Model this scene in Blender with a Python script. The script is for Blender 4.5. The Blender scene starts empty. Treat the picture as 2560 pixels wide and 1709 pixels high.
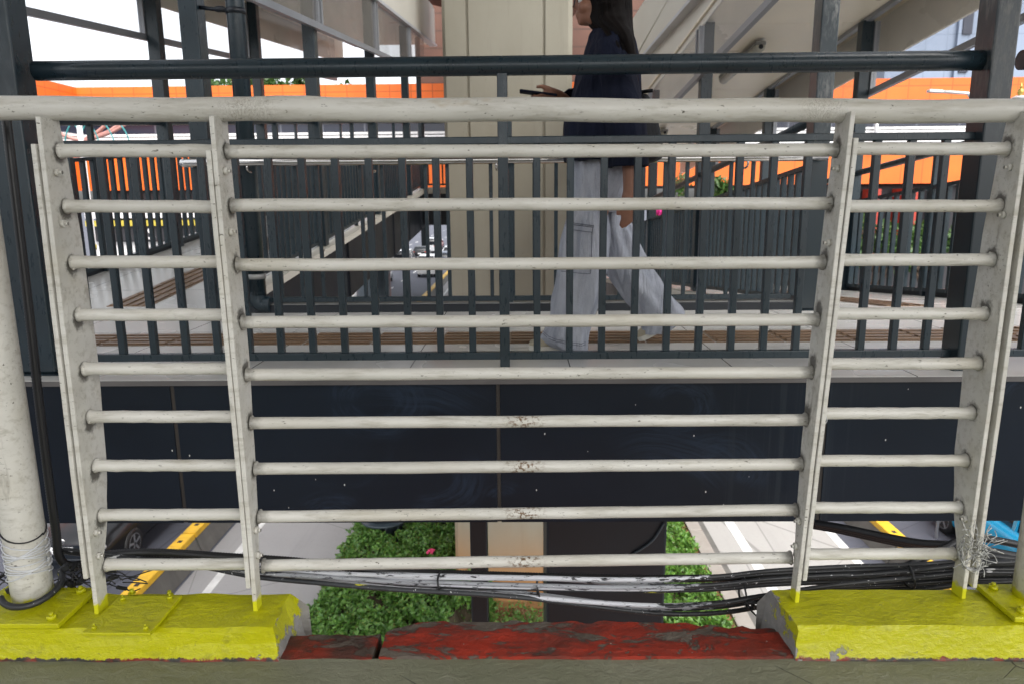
import bpy, bmesh, math, random
from mathutils import Vector, Matrix, noise as mnoise
random.seed(7)
SC = bpy.context.scene
COL = SC.collection
rad = math.radians

# ------------------------------------------------------------------ camera
PITCH, YAW, ROLL, FPX = 11.28, 0.8, 0.5, 1800.0
CAM = Vector((0, 0, 1.0))
_p, _y, _r = rad(PITCH), rad(YAW), rad(ROLL)
FW = Vector((-math.sin(_y) * math.cos(_p), math.cos(_y) * math.cos(_p), -math.sin(_p)))
_rt = Vector((math.cos(_y), math.sin(_y), 0))
_up = _rt.cross(FW)
RT = _rt * math.cos(_r) - _up * math.sin(_r)
UP = _up * math.cos(_r) + _rt * math.sin(_r)
cam = bpy.data.cameras.new("camera")
cam.sensor_width = 36.0
cam.lens = FPX / 2560 * 36
cam.clip_start, cam.clip_end = 0.05, 3000
cam.dof.use_dof = True
cam.dof.focus_distance = 1.95
cam.dof.aperture_fstop = 6.3
co = bpy.data.objects.new("camera", cam)
COL.objects.link(co)
co.matrix_world = Matrix(((RT.x, UP.x, -FW.x, CAM.x), (RT.y, UP.y, -FW.y, CAM.y), (RT.z, UP.z, -FW.z, CAM.z), (0, 0, 0, 1)))
SC.camera = co

# ------------------------------------------------------------------ sky, sun, exposure
SUN_EL, SUN_AZ = 52.0, 155.0        # azimuth clockwise from +Y: behind the camera, to the right
W = bpy.data.worlds.new("World")
SC.world = W
W.use_nodes = True
wn = W.node_tree
bg = wn.nodes['Background']
sky = wn.nodes.new('ShaderNodeTexSky')
sky.sky_type = 'NISHITA'
sky.sun_disc = False
sky.sun_elevation = rad(SUN_EL)
sky.sun_rotation = rad(SUN_AZ)
sky.air_density, sky.dust_density, sky.ozone_density = 1.0, 4.0, 1.0
hs = wn.nodes.new('ShaderNodeHueSaturation')
hs.inputs['Saturation'].default_value = 0.22      # an overcast, nearly white sky
wn.links.new(sky.outputs[0], hs.inputs['Color'])
wn.links.new(hs.outputs[0], bg.inputs['Color'])
bg.inputs['Strength'].default_value = 0.15
sl = bpy.data.lights.new("sun", 'SUN')
sl.energy = 1.1
sl.angle = rad(70)
sl.color = (1.0, 0.96, 0.9)
so = bpy.data.objects.new("sun", sl)
COL.objects.link(so)
_d = Vector((math.sin(rad(SUN_AZ)) * math.cos(rad(SUN_EL)), math.cos(rad(SUN_AZ)) * math.cos(rad(SUN_EL)), math.sin(rad(SUN_EL))))
so.rotation_euler = _d.to_track_quat('Z', 'Y').to_euler()
so.location = (8, -12, 30)
SC.view_settings.view_transform = 'Standard'
SC.view_settings.look = 'None'
SC.view_settings.exposure = 1.5
SC.view_settings.gamma = 1.0
SC.cycles.max_bounces = 8
SC.cycles.transparent_max_bounces = 12
SC.cycles.use_denoising = True

def at(u, v, Y=None, z=None, X=None):
    """world point seen at photo pixel (u, v) (2560 x 1709) on the plane Y, z or X"""
    d = RT * ((u - 1280.0) / FPX) - UP * ((v - 854.5) / FPX) + FW
    t = (Y - CAM.y) / d.y if Y is not None else (z - CAM.z) / d.z if z is not None else (X - CAM.x) / d.x
    return CAM + d * t

# ------------------------------------------------------------------ materials
class NT:
    def __init__(s, name):
        m = bpy.data.materials.new(name)
        m.use_nodes = True
        s.m, s.t = m, m.node_tree
        s.b = s.t.nodes['Principled BSDF']
        g = s.t.nodes.new('ShaderNodeNewGeometry')
        s.pos = g.outputs['Position']
        tc = s.t.nodes.new('ShaderNodeTexCoord')
        s.gen, s.obj = tc.outputs['Generated'], tc.outputs['Object']
    def n(s, typ, **kw):
        x = s.t.nodes.new(typ)
        for k, v in kw.items():
            setattr(x, k, v)
        return x
    def l(s, a, b):
        s.t.links.new(a, b)
    def mapping(s, src, scale, loc=(0, 0, 0)):
        x = s.n('ShaderNodeMapping')
        x.inputs['Scale'].default_value = scale
        x.inputs['Location'].default_value = loc
        s.l(src, x.inputs['Vector'])
        return x.outputs[0]
    def noise(s, scale=(1, 1, 1), det=4, rough=.55, dist=0., src=None, loc=(0, 0, 0)):
        x = s.n('ShaderNodeTexNoise')
        x.inputs['Scale'].default_value = 1
        x.inputs['Detail'].default_value = det
        x.inputs['Roughness'].default_value = rough
        x.inputs['Distortion'].default_value = dist
        s.l(s.mapping(src or s.pos, scale, loc), x.inputs['Vector'])
        return x.outputs['Fac']
    def voro(s, scale=(1, 1, 1), src=None, rnd=1., feature='F1'):
        x = s.n('ShaderNodeTexVoronoi', feature=feature)
        x.inputs['Scale'].default_value = 1
        x.inputs['Randomness'].default_value = rnd
        s.l(s.mapping(src or s.pos, scale), x.inputs['Vector'])
        return x
    def ramp(s, v, lo, hi, a=0., b=1.):
        x = s.n('ShaderNodeMapRange')
        x.clamp = True
        for i, q in zip((1, 2, 3, 4), (lo, hi, a, b)):
            x.inputs[i].default_value = q
        s.l(v, x.inputs[0])
        return x.outputs[0]
    def math(s, op, a, b=0.):
        x = s.n('ShaderNodeMath', operation=op)
        for i, q in ((0, a), (1, b)):
            if hasattr(q, 'links'):
                s.l(q, x.inputs[i])
            else:
                x.inputs[i].default_value = q
        return x.outputs[0]
    def xyz(s, src=None):
        x = s.n('ShaderNodeSeparateXYZ')
        s.l(src or s.pos, x.inputs[0])
        return x.outputs
    def mix(s, fac, a, b):
        x = s.n('ShaderNodeMix', data_type='RGBA')
        for sock, q in ((x.inputs[0], fac), (x.inputs[6], a), (x.inputs[7], b)):
            if hasattr(q, 'links'):
                s.l(q, sock)
            elif isinstance(q, (int, float)):
                sock.default_value = q
            else:
                sock.default_value = (*q, 1)
        return x.outputs[2]
    def bump(s, h, strength=.3, dist=.01):
        x = s.n('ShaderNodeBump')
        x.inputs['Strength'].default_value = strength
        x.inputs['Distance'].default_value = dist
        s.l(h, x.inputs['Height'])
        s.l(x.outputs[0], s.b.inputs['Normal'])
    def out(s, col=None, rough=None, metal=0., spec=.5):
        if col is not None:
            if hasattr(col, 'links'):
                s.l(col, s.b.inputs['Base Color'])
            else:
                s.b.inputs['Base Color'].default_value = (*col, 1)
        if rough is not None:
            if hasattr(rough, 'links'):
                s.l(rough, s.b.inputs['Roughness'])
            else:
                s.b.inputs['Roughness'].default_value = rough
        s.b.inputs['Metallic'].default_value = metal
        s.b.inputs['Specular IOR Level'].default_value = spec
        return s.m

def simple(name, c, rough=.5, metal=0., var=.25, sc=3., bump=0., bsc=60., spec=.5):
    """plain surface with a little mottling and roughness change"""
    t = NT(name)
    nz = t.noise((sc, sc, sc), 5)
    d = tuple(x * (1 - var) for x in c)
    e = tuple(min(1, x * (1 + var)) for x in c)
    col = t.mix(t.ramp(nz, .3, .7), d, e)
    if bump:
        t.bump(t.noise((bsc, bsc, bsc), 4), bump, .004)
    return t.out(col, t.ramp(nz, .3, .7, max(0, rough - .06), min(1, rough + .08)), metal, spec)

def white_paint(name, ends=False, feet=False):
    t = NT(name)
    big = t.noise((3, 9, 9), 5)
    col = t.mix(t.ramp(big, .35, .7), (.60, .585, .535), (.50, .485, .435))
    # long brushed grime
    st = t.noise((9, 60, 60), 7, .68)
    col = t.mix(t.ramp(st, .50, .78, 0, .75), col, (.25, .225, .165))
    hz = t.noise((2.2, 7, 7), 3, loc=(2, 8, 1))
    col = t.mix(t.ramp(hz, .52, .72, 0, .4), col, (.40, .36, .26))
    # fine black specks and scuffs
    sp = t.noise((70, 190, 190), 3, .6)
    sp2 = t.noise((4, 4, 4), 2)
    col = t.mix(t.math('MULTIPLY', t.ramp(sp, .64, .70), t.ramp(sp2, .42, .62)), col, (.08, .07, .05))
    sc = t.noise((16, 45, 45), 5, .75, 1.2, loc=(3, 1, 7))
    col = t.mix(t.ramp(sc, .70, .76, 0, .75), col, (.12, .10, .07))
    ru = t.noise((5, 14, 14), 4, .6, .3, loc=(9, 2, 3))
    col = t.mix(t.ramp(ru, .70, .80, 0, .5), col, (.30, .20, .08))
    if ends:
        rx, ry, rz = t.xyz()
        # rust-pocked patch in the middle of the lower rails, cracked paint where the top rail is joined
        pm = t.math('MULTIPLY', t.ramp(t.math('ABSOLUTE', t.math('SUBTRACT', rx, .004)), .055, .015), t.ramp(rz, .57, .53))
        rn = t.noise((95, 120, 120), 4, .7, loc=(2, 2, 9))
        col = t.mix(t.math('MULTIPLY', pm, t.ramp(rn, .50, .58)), col, (.13, .075, .035))
        jm = t.math('MAXIMUM', t.ramp(t.math('ABSOLUTE', t.math('ADD', rx, .56)), .075, .03), t.ramp(t.math('ABSOLUTE', t.math('SUBTRACT', rx, .625)), .06, .02))
        jm = t.math('MULTIPLY', jm, t.ramp(rz, 1.145, 1.155))
        wr = t.noise((60, 40, 40), 6, .75, 2.5)
        wl = t.math('ABSOLUTE', t.math('SUBTRACT', wr, .5))
        col = t.mix(t.math('MULTIPLY', jm, t.ramp(wl, .022, .006, 0, .85)), col, (.16, .13, .09))
        g = t.xyz(t.gen)
        e = t.math('ABSOLUTE', t.math('SUBTRACT', g[0], .5))
        en = t.math('ADD', e, t.math('MULTIPLY', t.noise((60, 60, 60), 4), .035))
        col = t.mix(t.ramp(en, .492, .522, 0, .88), col, (.05, .045, .035))
    if feet:
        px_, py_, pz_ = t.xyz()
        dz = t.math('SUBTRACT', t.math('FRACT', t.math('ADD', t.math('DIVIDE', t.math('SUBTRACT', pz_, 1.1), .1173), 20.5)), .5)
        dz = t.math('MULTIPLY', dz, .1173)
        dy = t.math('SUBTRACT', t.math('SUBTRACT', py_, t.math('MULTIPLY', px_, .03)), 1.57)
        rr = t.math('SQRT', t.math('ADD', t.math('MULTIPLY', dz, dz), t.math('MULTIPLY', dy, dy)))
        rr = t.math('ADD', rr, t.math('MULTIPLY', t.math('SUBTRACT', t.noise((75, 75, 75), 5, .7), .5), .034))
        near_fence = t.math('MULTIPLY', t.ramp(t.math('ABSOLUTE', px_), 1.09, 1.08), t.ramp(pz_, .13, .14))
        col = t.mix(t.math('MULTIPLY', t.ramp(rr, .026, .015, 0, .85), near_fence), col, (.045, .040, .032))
        z = t.xyz()[2]
        zz = t.math('ADD', z, t.math('MULTIPLY', t.noise((40, 40, 40), 3), .05))
        col = t.mix(t.ramp(zz, .128, .120), col, (.55, .54, .012))
        w = t.noise((30, 30, 6), 5, .7, loc=(5, 5, 5))
        col = t.mix(t.ramp(w, .60, .70, 0, .45), col, (.16, .14, .11))
    t.bump(t.math('ADD', t.noise((25, 60, 60), 5), t.math('MULTIPLY', t.noise((160, 160, 160), 2), .3)), .22, .004)
    return t.out(col, t.ramp(st, .4, .75, .33, .6), 0, .45)

def yellow_paint(name, xb=None, sign=1, chips=True, th=.62):
    """thick glossy yellow paint over rough concrete; bare grey concrete past the broken end"""
    t = NT(name)
    a = t.noise((2.5, 6, 6), 5)
    col = t.mix(t.ramp(a, .3, .7), (.47, .46, .004), (.37, .366, .003))
    d = t.noise((22, 30, 30), 6, .7)
    col = t.mix(t.ramp(d, .56, .74, 0, .6), col, (.15, .15, .02))
    sf = t.noise((5, 38, 38), 5, .7, .8, loc=(4, 2, 6))
    col = t.mix(t.ramp(sf, .64, .72, 0, .6), col, (.09, .085, .03))
    grey = t.mix(t.noise((30, 30, 30), 6, .7), (.13, .125, .115), (.32, .31, .29))
    m = None
    if chips:
        c = t.noise((9, 14, 14), 6, .65, .4, loc=(1.7, .4, 0))
        zc = t.ramp(t.xyz()[2], .062, .012)
        m = t.math('MULTIPLY', t.ramp(c, th, th + .015), zc)
        pit = t.noise((75, 75, 75), 3, .6)
        pm = t.math('MULTIPLY', t.ramp(pit, .70, .735), t.ramp(t.noise((5, 5, 5), 2), .45, .56))
        col = t.mix(t.math('MULTIPLY', pm, .9), col, (.05, .05, .03))
        zl = t.math('SUBTRACT', t.xyz()[2], t.math('MULTIPLY', t.math('SUBTRACT', t.noise((45, 45, 45), 6, .75), .5), .030))
        brk = t.mix(t.ramp(t.noise((20, 20, 20), 3), .45, .55), (.17, .028, .014), (.035, .032, .026))
        col = t.mix(t.math('MULTIPLY', t.ramp(zl, .0075, .005), t.ramp(t.xyz()[1], 1.46, 1.45)), col, brk)
    if xb is not None:
        x = t.xyz()[0]
        e = t.math('ADD', t.math('MULTIPLY', t.math('SUBTRACT', x, xb), sign), t.math('MULTIPLY', t.math('SUBTRACT', t.noise((28, 28, 28), 5, .65), .5), .07))
        k = t.ramp(e, -.001, .001)
        m = t.math('MAXIMUM', k, m) if m is not None else k
    if m is not None:
        col = t.mix(m, col, grey)
        rough = t.ramp(m, 0, 1, .32, .85)
    else:
        rough = t.ramp(a, .3, .7, .28, .4)
    h = t.math('ADD', t.noise((45, 65, 65), 7, .62), t.math('MULTIPLY', t.noise((12, 16, 16), 4, .6, 1.0), .9))
    if m is not None:
        h = t.math('SUBTRACT', h, t.math('MULTIPLY', m, .5))
    t.bump(h, .6, .007)
    return t.out(col, rough, 0, .38)

MT = {}
MT['white_rail'] = white_paint('weathered_white_paint', ends=True)
MT['white_post'] = white_paint('weathered_white_post_paint', feet=True)

def steel(name, c, rough=.34):
    t = NT(name)
    a = t.noise((4, 4, 4), 5)
    col = t.mix(t.ramp(a, .3, .7), tuple(x * .8 for x in c), tuple(x * 1.25 for x in c))
    b = t.noise((60, 60, 14), 6, .7)
    col = t.mix(t.ramp(b, .66, .78, 0, .35), col, (.10, .10, .095))
    s = t.noise((90, 90, 90), 2)
    col = t.mix(t.ramp(s, .73, .76, 0, .5), col, (.008, .008, .008))
    t.bump(t.noise((120, 120, 120), 3), .07, .002)
    return t.out(col, t.ramp(b, .3, .75, rough - .05, rough + .22), 0, .5)

MT['steel'] = steel('dark_slate_paint', (.0110, .023, .031), .26)
def scuffed():
    t = NT('slate_paint_scuffed_pale')
    a = t.noise((70, 70, 16), 7, .75)
    b = t.noise((7, 7, 4), 4, .6)
    z = t.xyz()[2]
    m = t.math('MULTIPLY', t.math('MULTIPLY', t.ramp(a, .44, .60), t.ramp(b, .38, .60)), t.ramp(z, 1.15, 1.6))
    col = t.mix(t.math('MULTIPLY', m, .8), (.0115, .021, .027), (.20, .20, .19))
    return t.out(col, t.ramp(m, 0, 1, .28, .6), 0, .5)
MT['steel_scuffed'] = scuffed()
MT['steel_pale'] = steel('slate_blue_paint', (.045, .062, .075), .42)
MT['black'] = simple('matt_black_paint', (.0045, .008, .0135), .42, sc=2)
MT['chrome'] = simple('polished_stainless', (.62, .61, .59), .14, 1.0, .05)
MT['zinc'] = simple('galvanised_steel', (.30, .30, .29), .5, .6, .25, 12)
MT['alu'] = simple('grey_aluminium', (.30, .31, .33), .42, .35, .12)
MT['alu_light'] = simple('pale_aluminium', (.55, .56, .58), .42, .2, .1)
MT['cream'] = simple('cream_panel', (.66, .63, .55), .42, 0, .06, 1.2)
MT['cream_soft'] = simple('cream_soffit', (.88, .80, .64), .3, 0, .06, .8)
MT['rubber'] = simple('black_corrugated_plastic', (.014, .014, .015), .42)
MT['beige'] = simple('beige_canvas', (.42, .37, .27), .8, 0, .15, 20, .2)
MT['sole'] = simple('white_rubber_sole', (.62, .60, .53), .6)
MT['skin'] = simple('skin', (.25, .115, .07), .5, 0, .08, 30)
MT['hair'] = None

def fascia_mat():
    t = NT('dark_navy_panel_smeared')
    a = t.noise((1.2, 1, 1.6), 4)
    col = t.mix(t.ramp(a, .3, .7), (.0050, .0080, .0135), (.0085, .014, .023))
    # wiped smears: arcs left by a cloth, each a band round its own centre
    x, _y0, z = t.xyz()
    for u, v, r0, r1, a0, a1, sd in ((935, 1005, .04, .19, -3.2, 3.2, 1), (1010, 1240, .42, .62, .9, 1.9, 2), (1060, 1180, .10, .26, -1.9, .5, 3), (860, 1120, .16, .20, -2.4, .2, 4), (830, 1300, .02, .17, .6, 2.6, 5),
                                     (1700, 1010, .05, .16, -2.6, 2.9, 6), (1640, 1330, .30, .52, .7, 2.0, 7), (1790, 1180, .05, .20, -.6, 2.4, 8), (2560, 1000, .06, .16, 1.0, 3.1, 9), (1250, 1250, .02, .11, .5, 2.8, 10), (1500, 1150, .25, .42, -2.2, -1.0, 11)):
        c = at(u, v, Y=2.478)
        dx, dz = t.math('SUBTRACT', x, c.x), t.math('MULTIPLY', t.math('SUBTRACT', z, c.z), 1.25)
        r = t.math('SQRT', t.math('ADD', t.math('MULTIPLY', dx, dx), t.math('MULTIPLY', dz, dz)))
        r = t.math('ADD', r, t.math('MULTIPLY', t.math('SUBTRACT', t.noise((3, 3, 3), 2, loc=(sd, 0, 0)), .5), .12))
        an = t.math('ARCTAN2', dz, dx)
        cb = t.n('ShaderNodeCombineXYZ')
        t.l(r, cb.inputs[0]); t.l(an, cb.inputs[1]); cb.inputs[2].default_value = sd
        st = t.noise((70, 1.3, 1), 5, .7, src=cb.outputs[0])
        m = t.math('MULTIPLY', t.ramp(r, r0, r0 + .02), t.ramp(r, r1, r1 - .05))
        m = t.math('MULTIPLY', m, t.math('MULTIPLY', t.ramp(an, a0, a0 + .35), t.ramp(an, a1, a1 - .35)))
        m = t.math('MULTIPLY', m, t.ramp(st, .40, .66))
        col = t.mix(t.math('MULTIPLY', m, .85), col, (.017, .029, .050))
    # vertical rain runs
    v = t.noise((38, 1, .7), 3, .6)
    xr = t.xyz()[0]
    xm = t.math('MULTIPLY', t.ramp(xr, .62, .85), t.ramp(xr, 1.25, 1.05))
    col = t.mix(t.math('MULTIPLY', t.math('MULTIPLY', t.ramp(v, .50, .58), xm), .5), col, (.022, .030, .038))
    # droppings and specks
    vo = t.voro((19, 1, 11))
    sp = t.math('MULTIPLY', t.ramp(vo.outputs['Distance'], .050, .035), t.ramp(t.xyz(vo.outputs['Color'])[0], .45, .47))
    col = t.mix(sp, col, (.62, .62, .60))
    v2 = t.voro((55, 1, 40))
    sp2 = t.math('MULTIPLY', t.ramp(v2.outputs['Distance'], .09, .06), t.ramp(t.xyz(v2.outputs['Color'])[1], .80, .82))
    col = t.mix(sp2, col, (.28, .27, .24))
    t.bump(t.noise((3, 3, 3), 2), .05, .01)
    return t.out(col, .36, 0, .22)
MT['fascia'] = fascia_mat()
MT['lip'] = simple('grey_stone_edge', (.095, .09, .088), .5, 0, .2, 6)
MT['joint'] = simple('brown_sealant', (.024, .020, .016), .6, 0, .3, 20)

def floor_tile():
    t = NT('glossy_grey_floor_tile')
    x, y, z = t.xyz()
    a = t.noise((.8, .8, .8), 3)
    col = t.mix(t.ramp(a, .3, .7), (.55, .54, .51), (.62, .61, .58))
    st = t.noise((1.5, 1.5, 1.5), 2)
    col = t.mix(t.ramp(st, .45, .75, 0, .2), col, (.50, .48, .45))
    def joint(c, off, step, wd):
        f = t.math('FRACT', t.math('DIVIDE', t.math('SUBTRACT', c, off), step))
        d = t.math('ABSOLUTE', t.math('SUBTRACT', f, .5))
        return t.ramp(d, .5 - wd / step, .5 - wd / step * .5)
    j = t.math('MAXIMUM', joint(x, -.42, .60, .0030), joint(y, 2.19, 1.2, .0030))
    col = t.mix(j, col, (.10, .09, .08))
    return t.out(col, t.ramp(st, .35, .75, .25, .30), 0, .5)
MT['tile'] = floor_tile()
MT['tactile'] = simple('brown_tactile_tile', (.20, .125, .072), .38, 0, .2, 8)

def green_floor():
    t = NT('olive_painted_concrete')
    a = t.noise((3, 4, 3), 6, .6)
    col = t.mix(t.ramp(a, .3, .7), (.150, .156, .098), (.200, .200, .142))
    d = t.noise((14, 18, 14), 6, .7)
    col = t.mix(t.ramp(d, .60, .72, 0, .6), col, (.23, .225, .18))
    k = t.noise((60, 60, 60), 5, .7)
    col = t.mix(t.ramp(k, .66, .74, 0, .5), col, (.035, .035, .025))
    vo = t.voro((6, 7, 6), feature='DISTANCE_TO_EDGE', src=None)
    cr = t.math('MULTIPLY', t.ramp(vo.outputs['Distance'], .008, .002), t.ramp(t.noise((3, 3, 3), 3), .56, .60))
    col = t.mix(t.math('MULTIPLY', cr, .8), col, (.02, .02, .015))
    h = t.math('ADD', t.noise((26, 40, 26), 7, .68, .6), t.math('MULTIPLY', t.noise((5, 7, 5), 4), .8))
    h = t.math('SUBTRACT', h, t.math('MULTIPLY', cr, .6))
    t.bump(h, .8, .008)
    return t.out(col, t.ramp(d, .4, .7, .42, .7), 0, .45)
MT['olive'] = green_floor()

def red_paint():
    t = NT('flaking_red_paint_on_concrete')
    a = t.noise((7, 12, 7), 6, .62)
    red = t.mix(t.ramp(a, .3, .7), (.36, .032, .014), (.19, .030, .018))
    gr = t.mix(t.noise((40, 40, 40), 5, .7), (.075, .060, .045), (.17, .145, .12))
    p = t.noise((5.5, 13, 6), 9, .72, .6, loc=(.3, 0, 0))
    y = t.xyz()[1]
    pb = t.math('ADD', p, t.ramp(y, 1.44, 1.57, -.02, .035))
    m = t.ramp(pb, .525, .55)
    col = t.mix(m, red, gr)
    x = t.xyz()[0]
    dirt = t.math('MAXIMUM', t.ramp(x, .36, .62), t.ramp(x, -.32, -.36))
    dn = t.math('MULTIPLY', dirt, t.ramp(t.noise((9, 9, 9), 4), .3, .62))
    col = t.mix(t.math('MULTIPLY', dn, .85), col, (.055, .036, .028))
    sp = t.voro((45, 45, 45))
    s = t.math('MULTIPLY', t.ramp(sp.outputs['Distance'], .10, .06), t.ramp(t.xyz(sp.outputs['Color'])[0], .85, .87))
    col = t.mix(s, col, (.5, .5, .45))
    g2 = t.noise((13, 30, 13), 8, .72, .4, loc=(7, 1, 2))
    col = t.mix(t.ramp(g2, .59, .61, 0, .9), col, (.115, .095, .078))
    g3 = t.noise((4, 8, 4), 7, .72, .3, loc=(2, 6, 1))
    col = t.mix(t.ramp(g3, .50, .66, 0, .8), col, (.050, .034, .026))
    h = t.math('SUBTRACT', t.noise((34, 55, 34), 8, .72), t.math('MULTIPLY', t.math('MAXIMUM', m, t.ramp(g2, .59, .61)), .35))
    t.bump(h, 1.0, .009)
    return t.out(col, t.ramp(m, 0, 1, .45, .8), 0, .2)
MT['red'] = red_paint()
MT['yellow'] = yellow_paint('yellow_plate_paint', chips=False)
MT['yellowL'] = yellow_paint('yellow_kerb_paint_broken_right', xb=-.548, sign=1, th=.66)
MT['yellowR'] = yellow_paint('yellow_kerb_paint_broken_left', xb=.600, sign=-1, th=.605)

def concrete(name, c1, c2, sc=1., bumpy=.2, foot_tint=None):
    t = NT(name)
    a = t.noise((1.2 * sc, 1.2 * sc, .5 * sc), 6, .6)
    col = t.mix(t.ramp(a, .3, .7), c1, c2)
    b = t.noise((9 * sc, 9 * sc, .7 * sc), 5, .65)
    col = t.mix(t.ramp(b, .56, .76, 0, .4), col, tuple(x * .55 for x in c1))
    k = t.noise((30 * sc, 30 * sc, 30 * sc), 3)
    col = t.mix(t.ramp(k, .66, .73, 0, .35), col, tuple(x * .4 for x in c1))
    if foot_tint:
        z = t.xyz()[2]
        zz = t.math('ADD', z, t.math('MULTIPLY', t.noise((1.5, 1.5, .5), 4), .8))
        col = t.mix(t.ramp(zz, foot_tint[0], foot_tint[1], 0, .8), col, foot_tint[2])  # tint mixed in more strongly towards the foot
    t.bump(t.noise((25 * sc, 25 * sc, 25 * sc), 5), bumpy, .006)
    return t.out(col, .78, 0, .3)
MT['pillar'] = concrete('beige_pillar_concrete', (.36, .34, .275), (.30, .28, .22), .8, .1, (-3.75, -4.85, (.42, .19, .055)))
MT['barrier'] = concrete('sooty_barrier_concrete', (.17, .165, .15), (.10, .095, .088), 1.5, .3)
MT['barrier_yellow'] = simple('yellow_barrier_paint', (.72, .42, .02), .55, 0, .2, 4)

def road(name, c1, c2, scr=.5):
    t = NT(name)
    a = t.noise((.35, .35, .35), 6, .6)
    col = t.mix(t.ramp(a, .3, .7), c1, c2)
    b = t.noise((2.2, .12, 1), 4, .6)
    col = t.mix(t.ramp(b, .5, .75, 0, scr), col, tuple(x * .7 for x in c1))
    k = t.noise((18, 18, 18), 5, .7)
    col = t.mix(t.ramp(k, .55, .75, 0, .35), col, tuple(x * .55 for x in c1))
    s = t.noise((1.1, 1.1, 1.1), 3, .5)
    col = t.mix(t.ramp(s, .70, .74, 0, .45), col, tuple(x * .45 for x in c1))
    vo = t.voro((.33, .22, 1), feature='DISTANCE_TO_EDGE')
    col = t.mix(t.ramp(vo.outputs['Distance'], .0035, .0015, 0, .5), col, tuple(x * .3 for x in c1))
    t.bump(t.noise((40, 40, 40), 3), .25, .01)
    return t.out(col, .75, 0, .35)
MT['asphalt'] = road('asphalt', (.095, .10, .125), (.075, .079, .098))
MT['lane'] = road('grey_concrete_lane', (.34, .335, .33), (.29, .285, .28))
MT['lane_pale'] = road('pale_concrete_lane', (.38, .37, .35), (.33, .32, .305))
MT['mark'] = simple('worn_white_road_paint', (.62, .62, .60), .7, 0, .2, 3)
MT['kerb'] = concrete('kerb_concrete', (.36, .33, .30), (.28, .25, .22), 2, .3)
MT['soil'] = simple('red_brown_soil', (.17, .075, .035), .95, 0, .45, 5, .6, 20)

def leaf_mat(name, a, b, c):
    t = NT(name)
    n1 = t.noise((1.6, 1.6, 1.6), 3)
    n2 = t.noise((13, 13, 13), 2)
    col = t.mix(t.ramp(n2, .3, .7), a, b)
    col = t.mix(t.ramp(n1, .55, .75, 0, .5), col, c)
    n3 = t.noise((26, 26, 26), 1, loc=(4, 4, 4))
    col = t.mix(t.ramp(n3, .66, .70, 0, .8), col, (.26, .22, .03))
    n4 = t.noise((21, 21, 21), 1, loc=(9, 1, 4))
    col = t.mix(t.ramp(n4, .67, .71, 0, .8), col, (.10, .055, .02))
    n5 = t.noise((4, 4, 4), 3, loc=(1, 7, 2))
    col = t.mix(t.ramp(n5, .5, .7, 0, .5), col, (.02, .07, .015))
    t.out(col, .42, 0, .5)
    tr = t.n('ShaderNodeBsdfTranslucent')
    t.l(col, tr.inputs['Color'])
    ms = t.n('ShaderNodeMixShader')
    ms.inputs[0].default_value = .25
    t.l(t.b.outputs[0], ms.inputs[1])
    t.l(tr.outputs[0], ms.inputs[2])
    o = t.t.nodes['Material Output']
    t.l(ms.outputs[0], o.inputs['Surface'])
    return t.m
MT['leaf'] = leaf_mat('hedge_leaves', (.045, .14, .024), (.17, .33, .06), (.06, .13, .03))
MT['leaf_pale'] = leaf_mat('bright_hedge_leaves', (.06, .17, .022), (.17, .34, .05), (.07, .17, .03))
MT['tree_leaf'] = leaf_mat('tree_leaves', (.03, .085, .016), (.06, .13, .03), (.025, .06, .015))
MT['twig'] = simple('twigs', (.06, .045, .025), .9, 0, .4, 20)
MT['straw'] = simple('dry_stems', (.34, .25, .13), .9, 0, .4, 20)
MT['pink'] = simple('pink_petals', (.75, .06, .18), .6)
MT['bark'] = simple('bark', (.10, .07, .05), .9, 0, .3, 8, .5, 20)

def glass_mat(name, col, alpha, rough=.08):
    t = NT(name)
    t.b.inputs['Alpha'].default_value = alpha
    nz = t.noise((2, 2, 2), 4)
    t.l(t.ramp(nz, .3, .7, alpha * .85, min(1, alpha * 1.15)), t.b.inputs['Alpha'])
    return t.out(col, rough, 0, .8)
MT['glass'] = glass_mat('dusty_grey_glass', (.20, .19, .18), .42)
MT['glass_clear'] = glass_mat('clear_screen_glass', (.35, .37, .42), .13)
MT['carglass'] = simple('dark_car_glass', (.012, .014, .017), .06, 0, .1)

def panel_mat(name, c, jx, jz, jc, rough=.4, w=.02, zoff=0., var=.06):
    """cladding panels with thin joints along the wall and up it"""
    t = NT(name)
    x, y, z = t.xyz()
    s = t.math('ADD', x, y)
    f1 = t.math('ABSOLUTE', t.math('SUBTRACT', t.math('FRACT', t.math('DIVIDE', s, jx)), .5))
    f2 = t.math('ABSOLUTE', t.math('SUBTRACT', t.math('FRACT', t.math('DIVIDE', t.math('SUBTRACT', z, zoff), jz)), .5))
    j = t.math('MAXIMUM', t.ramp(f1, .5 - w / jx, .5 - w / jx * .6), t.ramp(f2, .5 - w / jz, .5 - w / jz * .6))
    a = t.noise((.5, .5, .5), 3)
    col = t.mix(t.ramp(a, .3, .7), tuple(q * (1 - var) for q in c), tuple(min(1, q * (1 + var)) for q in c))
    col = t.mix(j, col, jc)
    return t.out(col, rough, 0, .4)
MT['orange'] = panel_mat('orange_cladding', (.70, .135, .016), 1.14, 3.0, (.42, .08, .012), .5, .03, .6, .14)
MT['bluegrey'] = panel_mat('blue_grey_cladding', (.22, .27, .36), 1.8, 2.4, (.16, .20, .27), .35, .05)
MT['brown'] = panel_mat('brown_stone_cladding', (.105, .046, .030), 3.1, .95, (.06, .028, .018), .6, .06, 0, .25)
MT['dkglass'] = panel_mat('dark_window_band', (.03, .035, .055), 2.28, 9., (.12, .13, .16), .12, .05)
MT['white'] = simple('white_coating', (.74, .74, .74), .5, 0, .06)
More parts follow.
